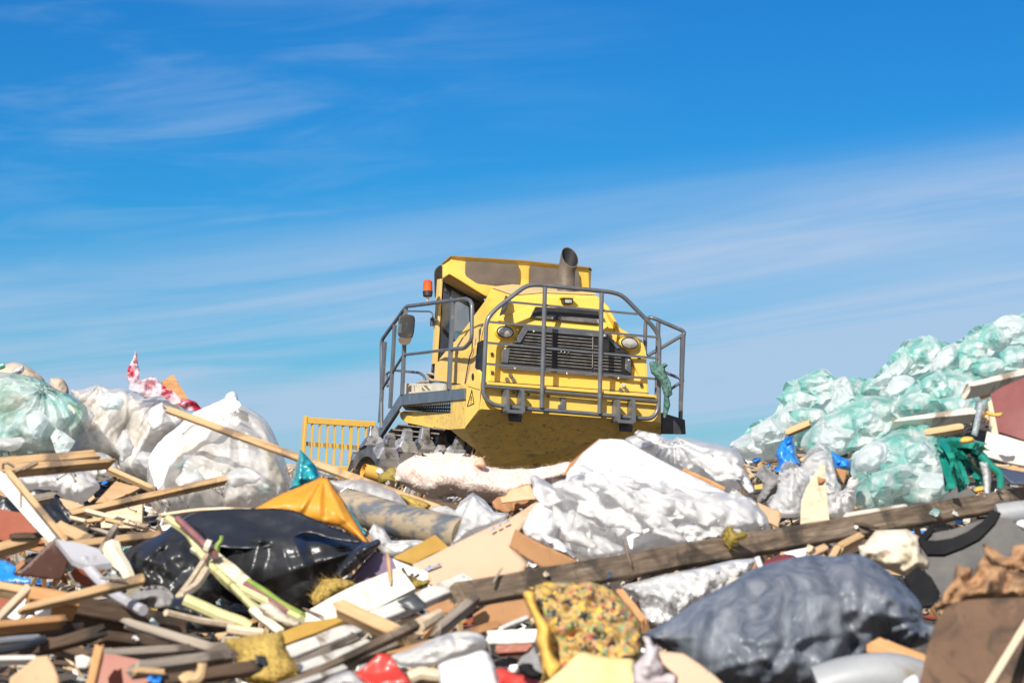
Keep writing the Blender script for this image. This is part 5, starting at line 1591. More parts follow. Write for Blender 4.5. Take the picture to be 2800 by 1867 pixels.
plank('pale_lath', 'short pale lath below the long grey brown plank', 'lath', '5', (640, 1600), (1160, 1410), (9.2, 9.6), 55, .03, 'white_trim', roll=25)
plank('broken_wood', 'broken brown wood chunk lying across the trim boards', 'wood chunk', '5', (1080, 830), (1690, 1110), (10.75, 10.45), 130, .07, 'wood_light', roll=25, splint=1.2)
plank('broken_wood', 'grey weathered wood stick propped against the big plank', 'wood stick', '5', (2030, 1025), (2360, 760), (10.7, 11.1), 85, .06, 'wood_grey', roll=25, splint=1.5)
plank('broken_wood', 'dark blackened stick below the propped grey one', 'wood stick', '5', (1640, 1030), (2040, 930), (10.6, 10.8), 75, .05, 'wood_dark', roll=20, splint=1.5)
strand('pale_peg', 'rounded pale peg end on the dark blackened stick', 'peg', '5', [(1820, 1050), (1960, 970), (2020, 930)], [10.35, 10.45, 10.5], (.03, .02), 'wood_pale')
sheet('card_scrap', 'orange brown cardboard scrap between the trim boards and the big plank', 'cardboard', '5', [(1880, 890), (2000, 840), (2110, 790), (2180, 860), (2120, 920), (1960, 935)], 11.4, 'card_brown', n=(5, 40), fold=(.01, 7))
sheet('ochre_strip', 'ochre foam strip along the edge of the wide white trim board', 'strip', '5', [(570, 1110), (800, 1020), (1030, 985), (1190, 950), (1180, 985), (900, 1110), (600, 1215)], 10.9, 'mustard', n=(5, 45), th=.025)
shell('mineral_wool', 'square torn slab of yellow mineral wool at the bottom', 'wool', '5', [(45, 1165), (300, 1125), (440, 1110), (575, 1095), (610, 1240), (740, 1470), (640, 1530), (520, 1600), (200, 1545), (135, 1310)], 9.8, 'wool', T=.09, fold=(.012, 9), lump=(.012, 9), soft=False, edge=.008, fuzz=200, n=(5, 35), fl=.45)
shell('mineral_wool', 'fluffy tan wool tuft at the foot of the shiny black bag', 'wool', '5', [(848, 770), (900, 700), (950, 630), (1050, 610), (1150, 615), (1235, 650), (1180, 720), (1050, 780), (960, 850), (880, 870)], 12.3, 'wool', T=.1, fold=(.02, 10), edge=.01, fuzz=200)
sheet('red_tray', 'bent red plastic tray piece at the bottom', 'tray', '5', [(1245, 1475), (1350, 1400), (1455, 1305), (1560, 1290), (1640, 1400), (1780, 1600), (1380, 1620), (1330, 1540)], 9.1, 'red', n=(-10, 35), fold=(.025, 6), th=.01)
shell('white_bag', 'crumpled white film at the bottom below the red tray', 'film', '5', [(940, 1620), (980, 1540), (1080, 1480), (1210, 1455), (1300, 1530), (1350, 1620)], 8.9, 'white_film', T=.1, fold=(.03, 8))
shell('white_bag', 'large pale film bag right of the red tray', 'bag', '5', [(1555, 1320), (1750, 1250), (2040, 1130), (2250, 1090), (2420, 1130), (2440, 1250), (2280, 1310), (2100, 1375), (1850, 1420), (1680, 1410), (1600, 1360)], 9.9, 'white_film', T=.14, fold=(.035, 6), n=(0, 45))
shell('foam_block', 'rounded white polystyrene block at the bottom centre', 'polystyrene', 'p', [(1198, 1828), (1215, 1808), (1270, 1792), (1322, 1778), (1345, 1800), (1362, 1850), (1368, 1890), (1290, 1900), (1215, 1890)], 9.0, 'styro', T=.1, fold=(.008, 6), fl=.4)
strand('tan_hose', 'short tan hose left of the polystyrene block', 'hose', '5', [(1750, 1520), (1850, 1470), (1930, 1490), (2030, 1500)], 9.1, .022, 'wood_pale')
sheet('brown_cardboard', 'plain brown cardboard under the big plank left of the foam', 'cardboard', '7', [(-20, 600), (110, 515), (250, 490), (450, 455), (525, 590), (505, 645), (300, 690), (-20, 720)], 11.2, 'card_brown', n=(5, 40), th=.01)
plank('gutter_piece', 'cream plastic gutter piece left of the chip foam', 'gutter', '7', (120, 805), (560, 790), (10.2, 10.2), 150, .08, 'white_trim', roll=35, jag=.15)
plank('white_strip', 'thin white strip crossing above the cream gutter', 'strip', '7', (240, 720), (480, 620), (10.6, 10.8), 40, .02, 'white_trim', roll=30)
sheet('navy_card', 'dark blue card under the cream gutter piece', 'card', '7', [(-60, 705), (100, 705), (215, 715), (120, 810), (-60, 800)], 10.6, 'navy_card', n=(0, 45), th=.01)
plank('brown_board', 'red brown board under the cream gutter piece', 'board', '7', (190, 920), (500, 900), (10, 10), 80, .05, 'redbrown', roll=15)

# chip foam with its yellow flap
foam = shell('chip_foam', 'torn block of multicoloured recycled chip foam with a yellow rim', 'foam', '7', [(470, 395), (545, 385), (555, 330), (650, 300), (780, 305), (900, 300), (1060, 292), (1180, 330), (1260, 380), (1340, 450), (1410, 520), (1500, 650), (1535, 800), (1530, 960), (1470, 1120), (1300, 1240), (700, 1240), (660, 1100), (620, 900), (600, 700), (540, 560)], 9.6, 'chips', T=.10, Tb=.2, fold=(.016, 17), lump=(.022, 30), soft=False, edge=.006, fl=.4, n=(5, 18), sp=.0085)
shell('foam_rim', None, None, '7', [(438, 400), (545, 398), (560, 500), (610, 610), (690, 720), (690, 860), (720, 980), (800, 1090), (700, 1240), (620, 1240), (600, 1000), (555, 850), (560, 720), (490, 560)], 9.42, 'yellow_foam', T=.07, fold=(.005, 8), lump=(.01, 12), n=(-20, 15), parent=foam)
shell('foam_cover', None, None, '7', [(640, 1290), (700, 1180), (800, 1095), (960, 950), (1120, 975), (1280, 1000), (1450, 1015), (1480, 1130), (1480, 1290)], 9.2, 'pale_foam', T=.06, fold=(.005, 8), lump=(.01, 10), n=(5, 35), parent=foam, fl=.4)
sheet('red_tray', 'red plastic scrap left of the chip foam at the bottom', 'plastic', '7', [(190, 1100), (250, 1080), (340, 1130), (560, 1195), (610, 1290), (240, 1290)], 8.9, 'red', n=(5, 50), th=.01, fold=(.012, 8))
shell('black_lump', 'black rubbery lump beside the red scrap', 'lump', '7', [(385, 1090), (440, 1050), (520, 1055), (540, 1100), (620, 1150), (580, 1190), (470, 1180)], 8.85, 'rubber_black', T=.05, fold=(.012, 10))
sheet('brown_cloth', 'brown grey cloth left of the chip foam', 'cloth', '7', [(380, 1090), (420, 1000), (540, 900), (580, 1000), (620, 1150), (560, 1160)], 9.2, 'grey_cloth', n=(5, 35), fold=(.012, 8))
shell('lilac_cloth', 'wrinkled lilac cloth between the chip foam and the grey bag', 'cloth', '7', [(1540, 800), (1600, 805), (1640, 880), (1695, 910), (1685, 1000), (1740, 1080), (1720, 1150), (1865, 1125), (1860, 1290), (1450, 1290), (1448, 1070), (1550, 970), (1560, 890)], 8.85, 'lilac_cloth', T=.06, fold=(.025, 10), soft=False)
sheet('tan_card', 'bent tan cardboard in front of the grey bag at the bottom', 'cardboard', '7', [(1690, 915), (1800, 920), (1920, 938), (2060, 1040), (2200, 1160), (2330, 1290), (1860, 1290), (1865, 1130), (1730, 1010)], 8.8, 'card_pink', n=(10, 50), th=.01, warp=(.015, 4))
shell('foil_film', 'crinkled silver clear film hanging below the big plank', 'film', '6', [(1130, 1330), (1300, 1290), (1500, 1235), (1800, 1180), (2050, 1120), (2260, 1100), (2200, 1240), (2050, 1330), (1900, 1400), (1740, 1500), (1600, 1600), (1520, 1680), (1360, 1600), (1310, 1450), (1220, 1380)], 12.4, 'foil', T=.12, fold=(.05, 6), soft=False, n=(0, 25))
plank('wood_offcut', 'orange brown wood offcut right of the chip foam', 'offcut', '7', (1320, 370), (1545, 650), (11.3, 11.0), 70, .06, 'wood_orange', roll=20)

# ------------------------------------------------------------------ big plank and white plastic
shell('white_sheet', 'bright white quilted sheet in the middle of the heap', 'sheet', '6', [(735, 420), (860, 260), (1000, 150), (1090, 145), (1190, 152), (1400, 268), (1640, 395), (1990, 560), (2120, 640), (1900, 690), (1700, 690), (1400, 660), (1120, 610), (860, 570), (720, 490)], 15, 'fabric_white', T=.22, fold=(.05, 4), lump=(.05, 4), soft=False, n=(0, 42), wr=40)
sheet('card_edge', 'dark brown card edge behind the white quilted sheet', 'cardboard', '6', [(700, 440), (760, 340), (880, 235), (1000, 140), (1010, 165), (900, 290), (790, 420)], 15.3, 'card_brown', n=(0, 20), th=.03)
strand('lath_edge', 'orange lath edge along the right side of the white sheet', 'lath', '6', [(1660, 400), (1850, 480), (1995, 555)], 15.1, .016, 'wood_orange', n=6)
shell('clear_bag', 'clear wrinkled bag behind the white quilted sheet', 'bag', '6', [(1200, 160), (1340, 105), (1420, 98), (1500, 120), (1580, 150), (1640, 128), (1860, 170), (2080, 230), (2160, 330), (2130, 400), (2180, 470), (2100, 560), (1980, 580), (1640, 440), (1400, 320)], 15.9, 'grey_film', T=.35, fold=(.06, 4), knot=(1600, 140), kf=12, n=(0, 30))
shell('white_flap', 'opaque white film flap right of the clear wrinkled bag', 'film', '6', [(2070, 330), (2160, 395), (2255, 575), (2200, 600), (2130, 530), (2060, 430)], 15.3, 'fabric_white', T=.08, fold=(.02, 6), soft=False)
shell('clear_film_sheet', 'grey clear film ridge falling left of the white sheet', 'film', '6', [(435, 460), (470, 425), (560, 480), (700, 560), (860, 640), (960, 720), (1080, 830), (1180, 960), (1260, 1060), (1220, 1140), (830, 1140), (700, 1060), (600, 900), (620, 780), (520, 650), (480, 590)], 14.0, 'clear_film', T=.22, fold=(.06, 4.5), soft=False, n=(-5, 35))
shell('white_bag', 'bunched opaque white film in the open cardboard box', 'film', '6', [(375, 860), (430, 740), (520, 640), (620, 720), (680, 820), (640, 930), (740, 1010), (840, 1130), (640, 1060), (400, 930)], 13.7, 'fabric_white', T=.16, fold=(.03, 6), soft=False, n=(0, 35))
shell('clear_bag', 'big glossy translucent bag behind the middle of the big plank', 'bag', '6', [(700, 560), (760, 445), (900, 400), (1120, 430), (1300, 470), (1700, 545), (2080, 585), (2220, 620), (2340, 760), (2375, 870), (2190, 930), (1660, 1000), (1300, 1110), (1180, 1120), (1080, 900), (900, 720)], 14.1, 'grey_film', T=.3, fl=.5, lump=(.07, 2.6), sp=.016, fold=(.05, 3), wr=40, wl=2.2, n=(0, 35), soft=False)
rgh = random.Random(5)
for i, (cx_, cy_, d_, sx, sy) in enumerate([(820, 560, 13.75, 150, 80), (1020, 520, 13.75, 170, 70), (960, 700, 13.6, 160, 110), (1240, 640, 13.6, 190, 90), (1180, 820, 13.5, 170, 110), (1480, 660, 13.6, 200, 80), (1420, 800, 13.5, 190, 100),
                                                (1700, 720, 13.6, 200, 90), (1950, 740, 13.7, 190, 90), (2160, 760, 13.9, 170, 100), (2040, 860, 13.7, 160, 80), (1560, 920, 13.3, 150, 60), (920, 430, 14.0, 140, 60), (1160, 460, 14.0, 150, 60), (1500, 540, 14.0, 170, 60), (1820, 590, 14.0, 160, 60), (2120, 640, 14.0, 120, 70), (560, 560, 13.8, 110, 90), (720, 800, 13.5, 110, 130), (860, 960, 13.3, 140, 90), (1040, 980, 13.2, 130, 90), (1760, 250, 15.4, 200, 70), (1960, 360, 15.3, 170, 90), (1420, 170, 15.5, 150, 60)]):
    n_ = 10
    pts = [(cx_ + 1.25 * sx * rgh.uniform(.5, 1.2) * math.cos(6.283 * k / n_) + .3 * sy * math.sin(6.283 * k / n_), cy_ + 1.1 * sy * rgh.uniform(.5, 1.2) * math.sin(6.283 * k / n_) + .35 * sx * math.cos(6.283 * k / n_)) for k in range(n_)]
    shell('film_crumple', 'crumpled clear film lying over the white plastic behind the big plank', 'film', '6', pts, d_, ['clear_film', 'grey_film', 'clear_film', 'white_film'][i % 4], T=.06, fold=(.035, 3.2), n=(rgh.uniform(-20, 20), rgh.uniform(25, 48)), soft=False, edge=.02, group='crumpled clear film behind the big plank', sp=.014, wr=26, wl=2.6)
shell('silver_film', 'patch of silvery crinkled film behind the big plank', 'film', '6', [(1560, 900), (1640, 830), (1800, 800), (1900, 830), (2000, 860), (2010, 950), (1700, 990), (1600, 960)], 13.6, 'foil', T=.06, fold=(.04, 9), soft=False, n=(0, 35))
sheet('card_edge', 'folded white corner below the glossy translucent bag', 'card', '6', [(1215, 940), (1300, 900), (1390, 870), (1400, 890), (1270, 950), (1260, 1040), (1240, 1030)], 13.4, 'styro', n=(0, 30), th=.006)
plank('big_plank', 'long weathered brown plank running up across the right half', 'plank', 'p', (1262, 1620), (2830, 1350), (11.6, 15.0), 62, .055, 'wood_old', roll=20, seg=60, jag=.15)
shell('fibre_clump', 'tangled brown fibre clump caught on the long weathered plank', 'clump', '6', [(1990, 920), (2010, 870), (2060, 850), (2100, 890), (2180, 890), (2180, 930), (2110, 960), (2070, 1020), (2030, 990)], 12.95, 'wool_olive', T=.05, fold=(.02, 10), fuzz=160, edge=.008)
sheet('card_scrap', 'small brown card scrap hanging at the end of the silver film', 'card', '6', [(2170, 1250), (2260, 1110), (2290, 1110), (2230, 1230), (2190, 1290)], 12.6, 'card_brown', n=(0, 20), th=.012)
shell('maroon_bag', 'dark red bag showing under the long plank', 'bag', '9', [(190, 720), (260, 600), (420, 540), (520, 560), (520, 640), (300, 720)], 12.3, 'maroon', T=.1, fold=(.02, 6))
strand('white_string', 'short white cord hanging under the long plank', 'cord', '9', [(205, 560), (225, 620), (245, 670), (225, 700)], 12.1, .012, 'styro')
sheet('white_card', 'white and blue card corner above the grey bag', 'card', '9', [(420, 530), (470, 515), (605, 490), (585, 585), (500, 570)], 12.5, 'styro', n=(5, 30), th=.01)
for i, (a, b, m) in enumerate([((600, 545), (765, 470), 'cardboard'), ((800, 560), (850, 470), 'wood_light'), ((640, 500), (690, 560), 'wood_pale')]):
    plank('wood_offcut', ['tan board end above the grey bag', 'upright tan offcut above the grey bag', 'pale offcut leaning on the tan board end'][i], 'offcut', '9', a, b, (12.5, 12.6), 60, .03, m, roll=25)
plank('wood_stub', 'pale wooden stub with a dark ring under the long plank', 'wood stub', '9', (880, 460), (1040, 375), (12.9, 13.1), 62, .05, 'wood_light', roll=30, jag=.1)
plank('brown_board', 'brown board behind the pale wooden stub', 'board', '9', (860, 530), (1100, 430), (13.2, 13.3), 90, .05, 'wood_dark', roll=20)
shell('gravel_bag', 'cream and white crumbs of plaster above the grey bag', 'plaster', '9', [(-60, 800), (-20, 740), (60, 720), (130, 745), (150, 790), (40, 830), (-60, 850)], 11.6, 'cream_cloth', T=.06, fold=(.03, 12), lump=(.02, 14))

# ------------------------------------------------------------------ right side
HEAP = 'pale teal film bags on the right heap'
for lb, z, pts, d, m in [
    ('rounded pale teal film bag forming the left hump of the right heap', '8', [(60, 1060), (160, 965), (300, 890), (390, 760), (460, 640), (560, 560), (650, 505), (740, 490), (850, 545), (980, 545), (1090, 600), (1150, 760), (1100, 950), (900, 1080), (600, 1130), (300, 1150)], 20.5, 'teal_heap'),
    ('pale teal film bag forming the middle hump of the right heap', '8', [(1000, 640), (1150, 570), (1250, 480), (1310, 420), (1380, 330), (1430, 265), (1500, 235), (1600, 250), (1690, 270), (1790, 310), (1900, 420), (1950, 640), (1800, 850), (1400, 920), (1100, 880)], 20, 'teal_heap'),
    ('highest pale teal film bag at the right edge', '8', [(1720, 360), (1880, 255), (1940, 190), (2010, 160), (2120, 110), (2240, 75), (2352, 25), (2500, 20), (2520, 500), (2352, 640), (2000, 720), (1800, 620)], 19.5, 'teal_heap'),
    ('low teal film fold at the left foot of the right heap', '8', [(0, 1110), (120, 1020), (280, 950), (420, 900), (520, 960), (480, 1120), (350, 1210), (180, 1240), (60, 1190)], 19.6, 'pale_heap'),
    ('teal film bag below the middle hump', '8', [(560, 1080), (700, 900), (900, 780), (1100, 700), (1300, 730), (1420, 850), (1350, 1020), (1150, 1150), (850, 1210), (650, 1200)], 18.8, 'teal_heap'),
    ('teal film bag between the two white edged boards', '8', [(1300, 780), (1500, 600), (1750, 500), (2000, 560), (2100, 700), (2000, 860), (1700, 900), (1400, 900)], 18.6, 'teal_heap'),
    ('broad teal film bag left of the green straps', '8', [(960, 1230), (1060, 1110), (1250, 1000), (1500, 960), (1680, 1010), (1720, 1160), (1710, 1400), (1600, 1500), (1300, 1540), (1050, 1480), (980, 1350)], 17.2, 'teal_heap'),
    ('dense teal film bag above the long plank', '8', [(1000, 1420), (1150, 1330), (1400, 1320), (1640, 1380), (1780, 1450), (1700, 1600), (1350, 1660), (1020, 1640)], 16.4, 'teal_film')]:
    shell('film_bag', lb, 'bag', z, pts, d, m, T=.34, fold=(.05, 4.5), lump=(.03, 2.5), edge=.03, n=(0, 35), group=HEAP, wr=34, sp=.026, wl=1.5)
rgh = random.Random(12)
for i, (cx_, cy_, d_) in enumerate([(300, 1000, 19.2), (520, 740, 19.9), (700, 620, 19.9), (640, 860, 19.4), (960, 800, 18.9), (1180, 660, 19.3), (1420, 420, 19.4), (1560, 360, 19.4), (1360, 640, 19.0), (1640, 620, 18.4),
                                    (1960, 330, 18.9), (2120, 240, 18.9), (2260, 160, 18.9), (2100, 470, 18.6), (2290, 400, 18.6), (1120, 920, 18.1), (880, 1060, 18.1), (1820, 780, 17.9), (1500, 1180, 16.5), (1350, 1320, 16.3), (1600, 1420, 16.2), (1220, 1400, 16.1)]):
    n_ = 9
    pts = [(cx_ + 150 * rgh.uniform(.6, 1.15) * math.cos(6.283 * k / n_) * 1.1, cy_ + 120 * rgh.uniform(.55, 1.15) * math.sin(6.283 * k / n_)) for k in range(n_)]
    shell('film_crumple', 'crumpled pale teal film among the bags of the right heap', 'film', '8', pts, d_, 'teal_heap' if i % 4 else 'pale_heap', T=.14, fold=(.05, 6.5), n=(rgh.uniform(-15, 15), 35), soft=False, edge=.02, group='crumpled teal film on the right heap', sp=.027, wr=12, wl=1.6)
for lb, pts, d in [('grey white film scrap on the left hump', [(800, 600), (930, 560), (990, 700), (940, 830), (780, 880), (740, 820), (800, 720)], 19.75), ('grey white film scrap left of the middle hump', [(1170, 560), (1290, 450), (1400, 370), (1480, 440), (1380, 560), (1200, 620), (1080, 640)], 19.3),
                   ('grey white film scrap on the middle hump', [(1600, 470), (1700, 330), (1790, 300), (1820, 400), (1740, 500), (1620, 550)], 19.2), ('pale film scrap low on the left hump', [(380, 860), (470, 760), (560, 800), (600, 880), (520, 980), (400, 940)], 19.7),
                   ('pale film drooping from the teal bag below the middle hump', [(660, 1150), (740, 900), (800, 1120), (830, 1260), (760, 1290), (620, 1240)], 18.1), ('white film scrap on the broad teal bag', [(1000, 1200), (1120, 1080), (1250, 1100), (1240, 1230), (1100, 1320), (1000, 1290)], 16.7)]:
    shell('film_scrap', lb, 'film', '8', pts, d, 'pale_heap', T=.14, fold=(.05, 4), n=(0, 35), edge=.015)
plank('edge_board', 'white edged board on the teal heap left of the green straps', 'board', '8', (1310, 905), (1960, 825), (17.2, 17.4), 70, .1, 'cream_board', roll=35, taper=(.4, 1))
plank('edge_board', 'white edged board on top of the maroon panel', 'board', '8', (1920, 620), (2450, 490), (15.4, 15.8), 75, .1, 'cream_board', roll=40, taper=(.6, 1))
for i, (a, b) in enumerate([((1560, 1000), (1860, 950)), ((2000, 690), (2150, 640)), ((440, 1000), (630, 920)), ((2060, 880), (2180, 860))]):
    plank('wood_offcut', ['tan offcut under the left white edged board', 'tan offcut under the right white edged board', 'tan offcut at the foot of the left hump', 'tan offcut beside the maroon panel'][i], 'offcut', '8', a, b, (17.1, 17.1) if i != 2 else (19, 19), 55, .05, 'wood_light', roll=25)
sheet('maroon_board', 'maroon panel with white scratches at the right edge', 'panel', '8', [(2085, 700), (2180, 640), (2420, 540), (2420, 1090), (2240, 1030), (2145, 1000)], 15, 'maroon', n=(-25, 10), th=.03)
plank('pale_post', 'pale upright post left of the maroon panel', 'post', '8', (2090, 760), (2130, 1080), (15.2, 15.0), 55, .05, 'wood_pale', roll=10)
sheet('ribbed_panel', 'cream ribbed panel below the maroon panel', 'panel', '8', [(2055, 1000), (2200, 1030), (2420, 1090), (2420, 1270), (2200, 1230), (2020, 1185)], 14.7, 'cream_board', n=(-5, 45), th=.02)
plank('brown_board', 'dark edged board beneath the cream ribbed panel', 'board', '8', (2080, 1270), (2450, 1330), (14.4, 14.5), 55, .05, 'wood_light', roll=25)
sheet('dark_card', 'dark blue grey card under the ribbed panel', 'card', '8', [(2110, 1290), (2250, 1310), (2430, 1340), (2430, 1430), (2250, 1420)], 14.3, 'navy_card', n=(0, 40), th=.01)
sheet('grey_slab', 'dark grey slab corner standing above the long plank', 'slab', '8', [(1660, 1580), (1760, 1480), (1855, 1408), (1960, 1500), (2000, 1580)], 15.9, 'rubber_grey', n=(5, 20), th=.03)
# green straps: a tangle that moves as one
g = Geo()
rg = random.Random(8)
for i in range(38):
    x0, y0 = 1640 + rg.random() * 170, 1060 + rg.random() * 90
    if i < 22:
        x1, y1 = 1740 + rg.random() * 300, 1380 + rg.random() * 110
    else:
        x1, y1 = 1900 + rg.random() * 190, 1080 + rg.random() * 200
    mx_, my_ = (x0 + x1) / 2 + rg.uniform(-30, 90), (y0 + y1) / 2 - rg.uniform(20, 90)
    d0 = 15.2 - rg.random() * .5
    pts = []
    for k in range(9):
        t = k / 8
        x = x0 * (1 - t) ** 2 + 2 * mx_ * t * (1 - t) + x1 * t * t
        y = y0 * (1 - t) ** 2 + 2 * my_ * t * (1 - t) + y1 * t * t
        pts.append(P(*px('8', x, y), d0 - .25 * t + .12 * math.sin(t * 5 + i)))
    for k in range(8):
        g.bar(pts[k], pts[k + 1], .024 if i % 3 else .036, .004, Vector((math.sin(i * 1.7), -.8, .6 * math.cos(i))))
tag(g.build('green_straps', MT['green_strap']), 'tangle of flat dark green plastic straps on the right heap', 'straps')
strand('green_strap_end', 'single green strap hanging over a pale tube', 'strap', '8', [(2000, 1190), (2120, 1300), (2165, 1340), (2165, 1450)], 14.2, .018, 'green_strap')
shell('film_strip', 'pale twisted film strip hanging beside the green straps', 'film', '8', [(1985, 760), (2040, 770), (2015, 850), (2000, 930), (1975, 1040), (1930, 1020), (1950, 930), (1965, 850)], 14.9, 'pale_heap', T=.05, fold=(.03, 9), soft=False)
shell('film_strip', 'white film strip hanging below the ribbed panel', 'film', '8', [(1990, 1240), (2075, 1230), (2090, 1330), (2080, 1500), (2030, 1520), (2020, 1360)], 14.2, 'white_film', T=.05, fold=(.03, 9), soft=False)
for i, pts in enumerate([[(1835, 1070), (1870, 1040), (1940, 1045), (1945, 1080), (1860, 1095)], [(1945, 1470), (1980, 1440), (2045, 1440), (2050, 1470), (1970, 1490)], [(2040, 830), (2110, 850), (2180, 845), (2160, 880), (2070, 870)]]):
    shell('yellow_scrap', ['yellow plastic scrap above the green straps', 'yellow plastic scrap below the green straps', 'yellow plastic scrap beside the maroon panel'][i], 'scrap', '8', pts, 14.4, 'yellow_foam', T=.04, fold=(.015, 12))
shell('blue_film', 'bright blue film rag at the foot of the left hump', 'film', '8', [(290, 1325), (380, 1270), (355, 1180), (385, 1100), (430, 1050), (495, 1030), (515, 1110), (525, 1190), (570, 1275), (460, 1300), (435, 1390), (350, 1360)], 17.6, 'blue', T=.1, fold=(.04, 7), soft=False)
shell('blue_film', 'second blue film rag right of the pale drooping film', 'film', '8', [(800, 1150), (880, 1200), (965, 1235), (960, 1315), (880, 1300), (820, 1285)], 16.4, 'blue', T=.06, fold=(.03, 8), soft=False)
shell('blue_film', 'tiny blue film scrap left of the blue rag', 'film', '8', [(165, 1230), (190, 1212), (230, 1208), (230, 1240), (180, 1248)], 18.2, 'blue', T=.03, fold=(.015, 10))
shell('blue_film', 'tiny blue film dot beside the dark grey bag', 'film', '8', [(285, 1260), (305, 1250), (318, 1275), (300, 1290)], 18.0, 'blue', T=.02, fold=(.01, 10))
shell('rubbish_bag', 'dark grey bag at the left foot of the right heap', 'bag', '8', [(170, 1360), (190, 1300), (240, 1250), (320, 1310), (405, 1370), (410, 1440), (330, 1530), (240, 1600), (190, 1560), (210, 1450)], 17.2, 'grey_cloth', T=.2, fold=(.06, 5), edge=.03, wr=20)
shell('knotted_bag', 'grey white bag left of the upright board', 'bag', '8', [(290, 1600), (360, 1480), (420, 1300), (540, 1280), (620, 1320), (640, 1400), (580, 1540), (560, 1680), (380, 1680)], 16.3, 'clear_film', T=.22, fold=(.06, 4), knot=(500, 1280), n=(0, 25), edge=.03, wr=30, wl=2.2)
shell('knotted_bag', 'cream translucent bag behind the upright board', 'bag', '8', [(560, 1300), (640, 1180), (740, 1150), (810, 1220), (860, 1360), (900, 1440), (860, 1560), (700, 1560), (560, 1420)], 16.8, 'clear_film', T=.2, fold=(.06, 4), n=(0, 25), edge=.03, wr=30, wl=2.2)
shell('knotted_bag', 'knotted cream bag right of the upright board', 'bag', '8', [(750, 1420), (880, 1470), (960, 1380), (1040, 1400), (1020, 1480), (1010, 1580), (960, 1680), (780, 1680), (740, 1560)], 16, 'white_film', T=.2, fold=(.05, 4), knot=(890, 1465), kf=12, n=(0, 25), edge=.03, wr=24, wl=1.8)
sheet('card_scrap', 'brown card scrap beside the second blue rag', 'card', '8', [(835, 1280), (900, 1265), (935, 1310), (905, 1420), (860, 1340)], 17.3, 'card_brown', n=(0, 25), th=.01)
sheet('upright_board', 'pale upright wooden board pointing up behind the long plank', 'board', 'p', [(2188, 1440), (2190, 1370), (2205, 1330), (2217, 1312), (2245, 1266), (2255, 1270), (2260, 1350), (2270, 1440)], 15.2, 'wood_pale', n=(-10, 20), th=.03)
sheet('card_scrap', 'orange cardboard corner at the right end of the glossy bag', 'cardboard', '9', [(210, 120), (300, 160), (405, 200), (375, 320), (300, 280), (240, 200)], 14.9, 'cardboard', n=(10, 30), th=.01)
plank('cream_strip', 'cream board strip on the upper edge of the long plank', 'strip', '9', (930, 220), (1400, 150), (14.2, 14.6), 50, .05, 'cream_board', roll=45)
# rubber disc
sheet('rubber_disc', 'big grey rubber disc lying under the end of the long plank', 'disc', '9', [(1480, 430), (1560, 375), (1800, 320), (2060, 245), (2200, 250), (2300, 325), (2370, 430), (2400, 560), (2300, 760), (1950, 900), (1660, 900), (1560, 700)], 12.9, 'rubber_grey', n=(-10, 42), th=.05, soft=True)
sheet('rubber_band', 'curved flat black rubber band on the grey disc', 'rubber band', '9', [(1490, 410), (1600, 300), (1625, 310), (1600, 370), (1545, 425), (1640, 425), (1760, 405), (1880, 355), (2000, 275), (2080, 185), (2150, 205), (2105, 285), (1985, 405), (1850, 475), (1700, 532), (1565, 532), (1520, 470)], 12.35, 'rubber_black', n=(-10, 35), th=.022, warp=(.015, 3))
sheet('rubber_sheet', 'curved black rubber panel right of the grey bag', 'rubber panel', '9', [(1390, 715), (1490, 630), (1600, 720), (1670, 850), (1610, 950), (1520, 960), (1440, 850)], 11.5, 'rubber_black', n=(20, 25), th=.03)
strand('pale_pipe', 'light blue grey pipe end at the right edge', 'pipe', '9', [(2120, 235), (2250, 215), (2450, 195)], [13.9, 13.9, 13.9], .06, 'grey_pipe', n=16)
shell('white_scrap', 'white film scrap at the right edge below the pipe', 'film', '9', [(2270, 300), (2310, 265), (2400, 280), (2400, 360), (2320, 340)], 12.6, 'styro', T=.05, fold=(.02, 9))
shell('cream_rag', 'crumpled cream cloth below the long plank', 'cloth', '9', [(1015, 475), (1060, 460), (1150, 350), (1220, 345), (1400, 338), (1500, 400), (1525, 540), (1585, 600), (1570, 660), (1480, 660), (1390, 720), (1200, 640), (1080, 590), (1030, 570)], 12.4, 'cream_cloth', T=.16, fold=(.045, 7), soft=False)
shell('rubbish_bag', 'huge dusty grey stuffed bag at lower right', 'bag', 'p', [(1765, 1738), (1800, 1712), (1840, 1688), (1900, 1645), (1960, 1612), (2010, 1584), (2060, 1555), (2130, 1533), (2215, 1516), (2280, 1520), (2345, 1514), (2420, 1555), (2480, 1605), (2520, 1655), (2528, 1700), (2560, 1712), (2566, 1740), (2480, 1775), (2420, 1745), (2400, 1780), (2350, 1810), (2335, 1890), (1960, 1900), (1890, 1855), (1840, 1790)], 9.9, 'dusty_bag', T=.4, Tb=.25, fold=(.02, 3.5), lump=(.03, 3), knot=(2545, 1705), kf=15, n=(0, 35), sp=.0125, wr=28, wl=2.4, pleats=[((2235, 1530), (2310, 1640), -.03, .03), ((2310, 1640), (2330, 1760), -.035, .03), ((2330, 1760), (2270, 1860), -.03, .03), ((2265, 1540), (2350, 1700), .025, .04), ((2040, 1600), (1960, 1800), .025, .06), ((2140, 1580), (2090, 1850), .025, .05)])
plank('torn_wood', 'orange torn wood slab under the grey bag', 'wood slab', '9', (1130, 1250), (1560, 1420), (9.4, 9.3), 180, .08, 'wood_orange', roll=35, splint=.8)
sheet('rusty_plate', 'large rusty brown plate with a rounded corner at lower right', 'plate', '9', [(1490, 1640), (1560, 1300), (1600, 1160), (1650, 1040), (1710, 960), (1800, 920), (1900, 900), (2100, 888), (2450, 885), (2450, 1640)], 8.7, 'rust', n=(-12, 22), th=.03)
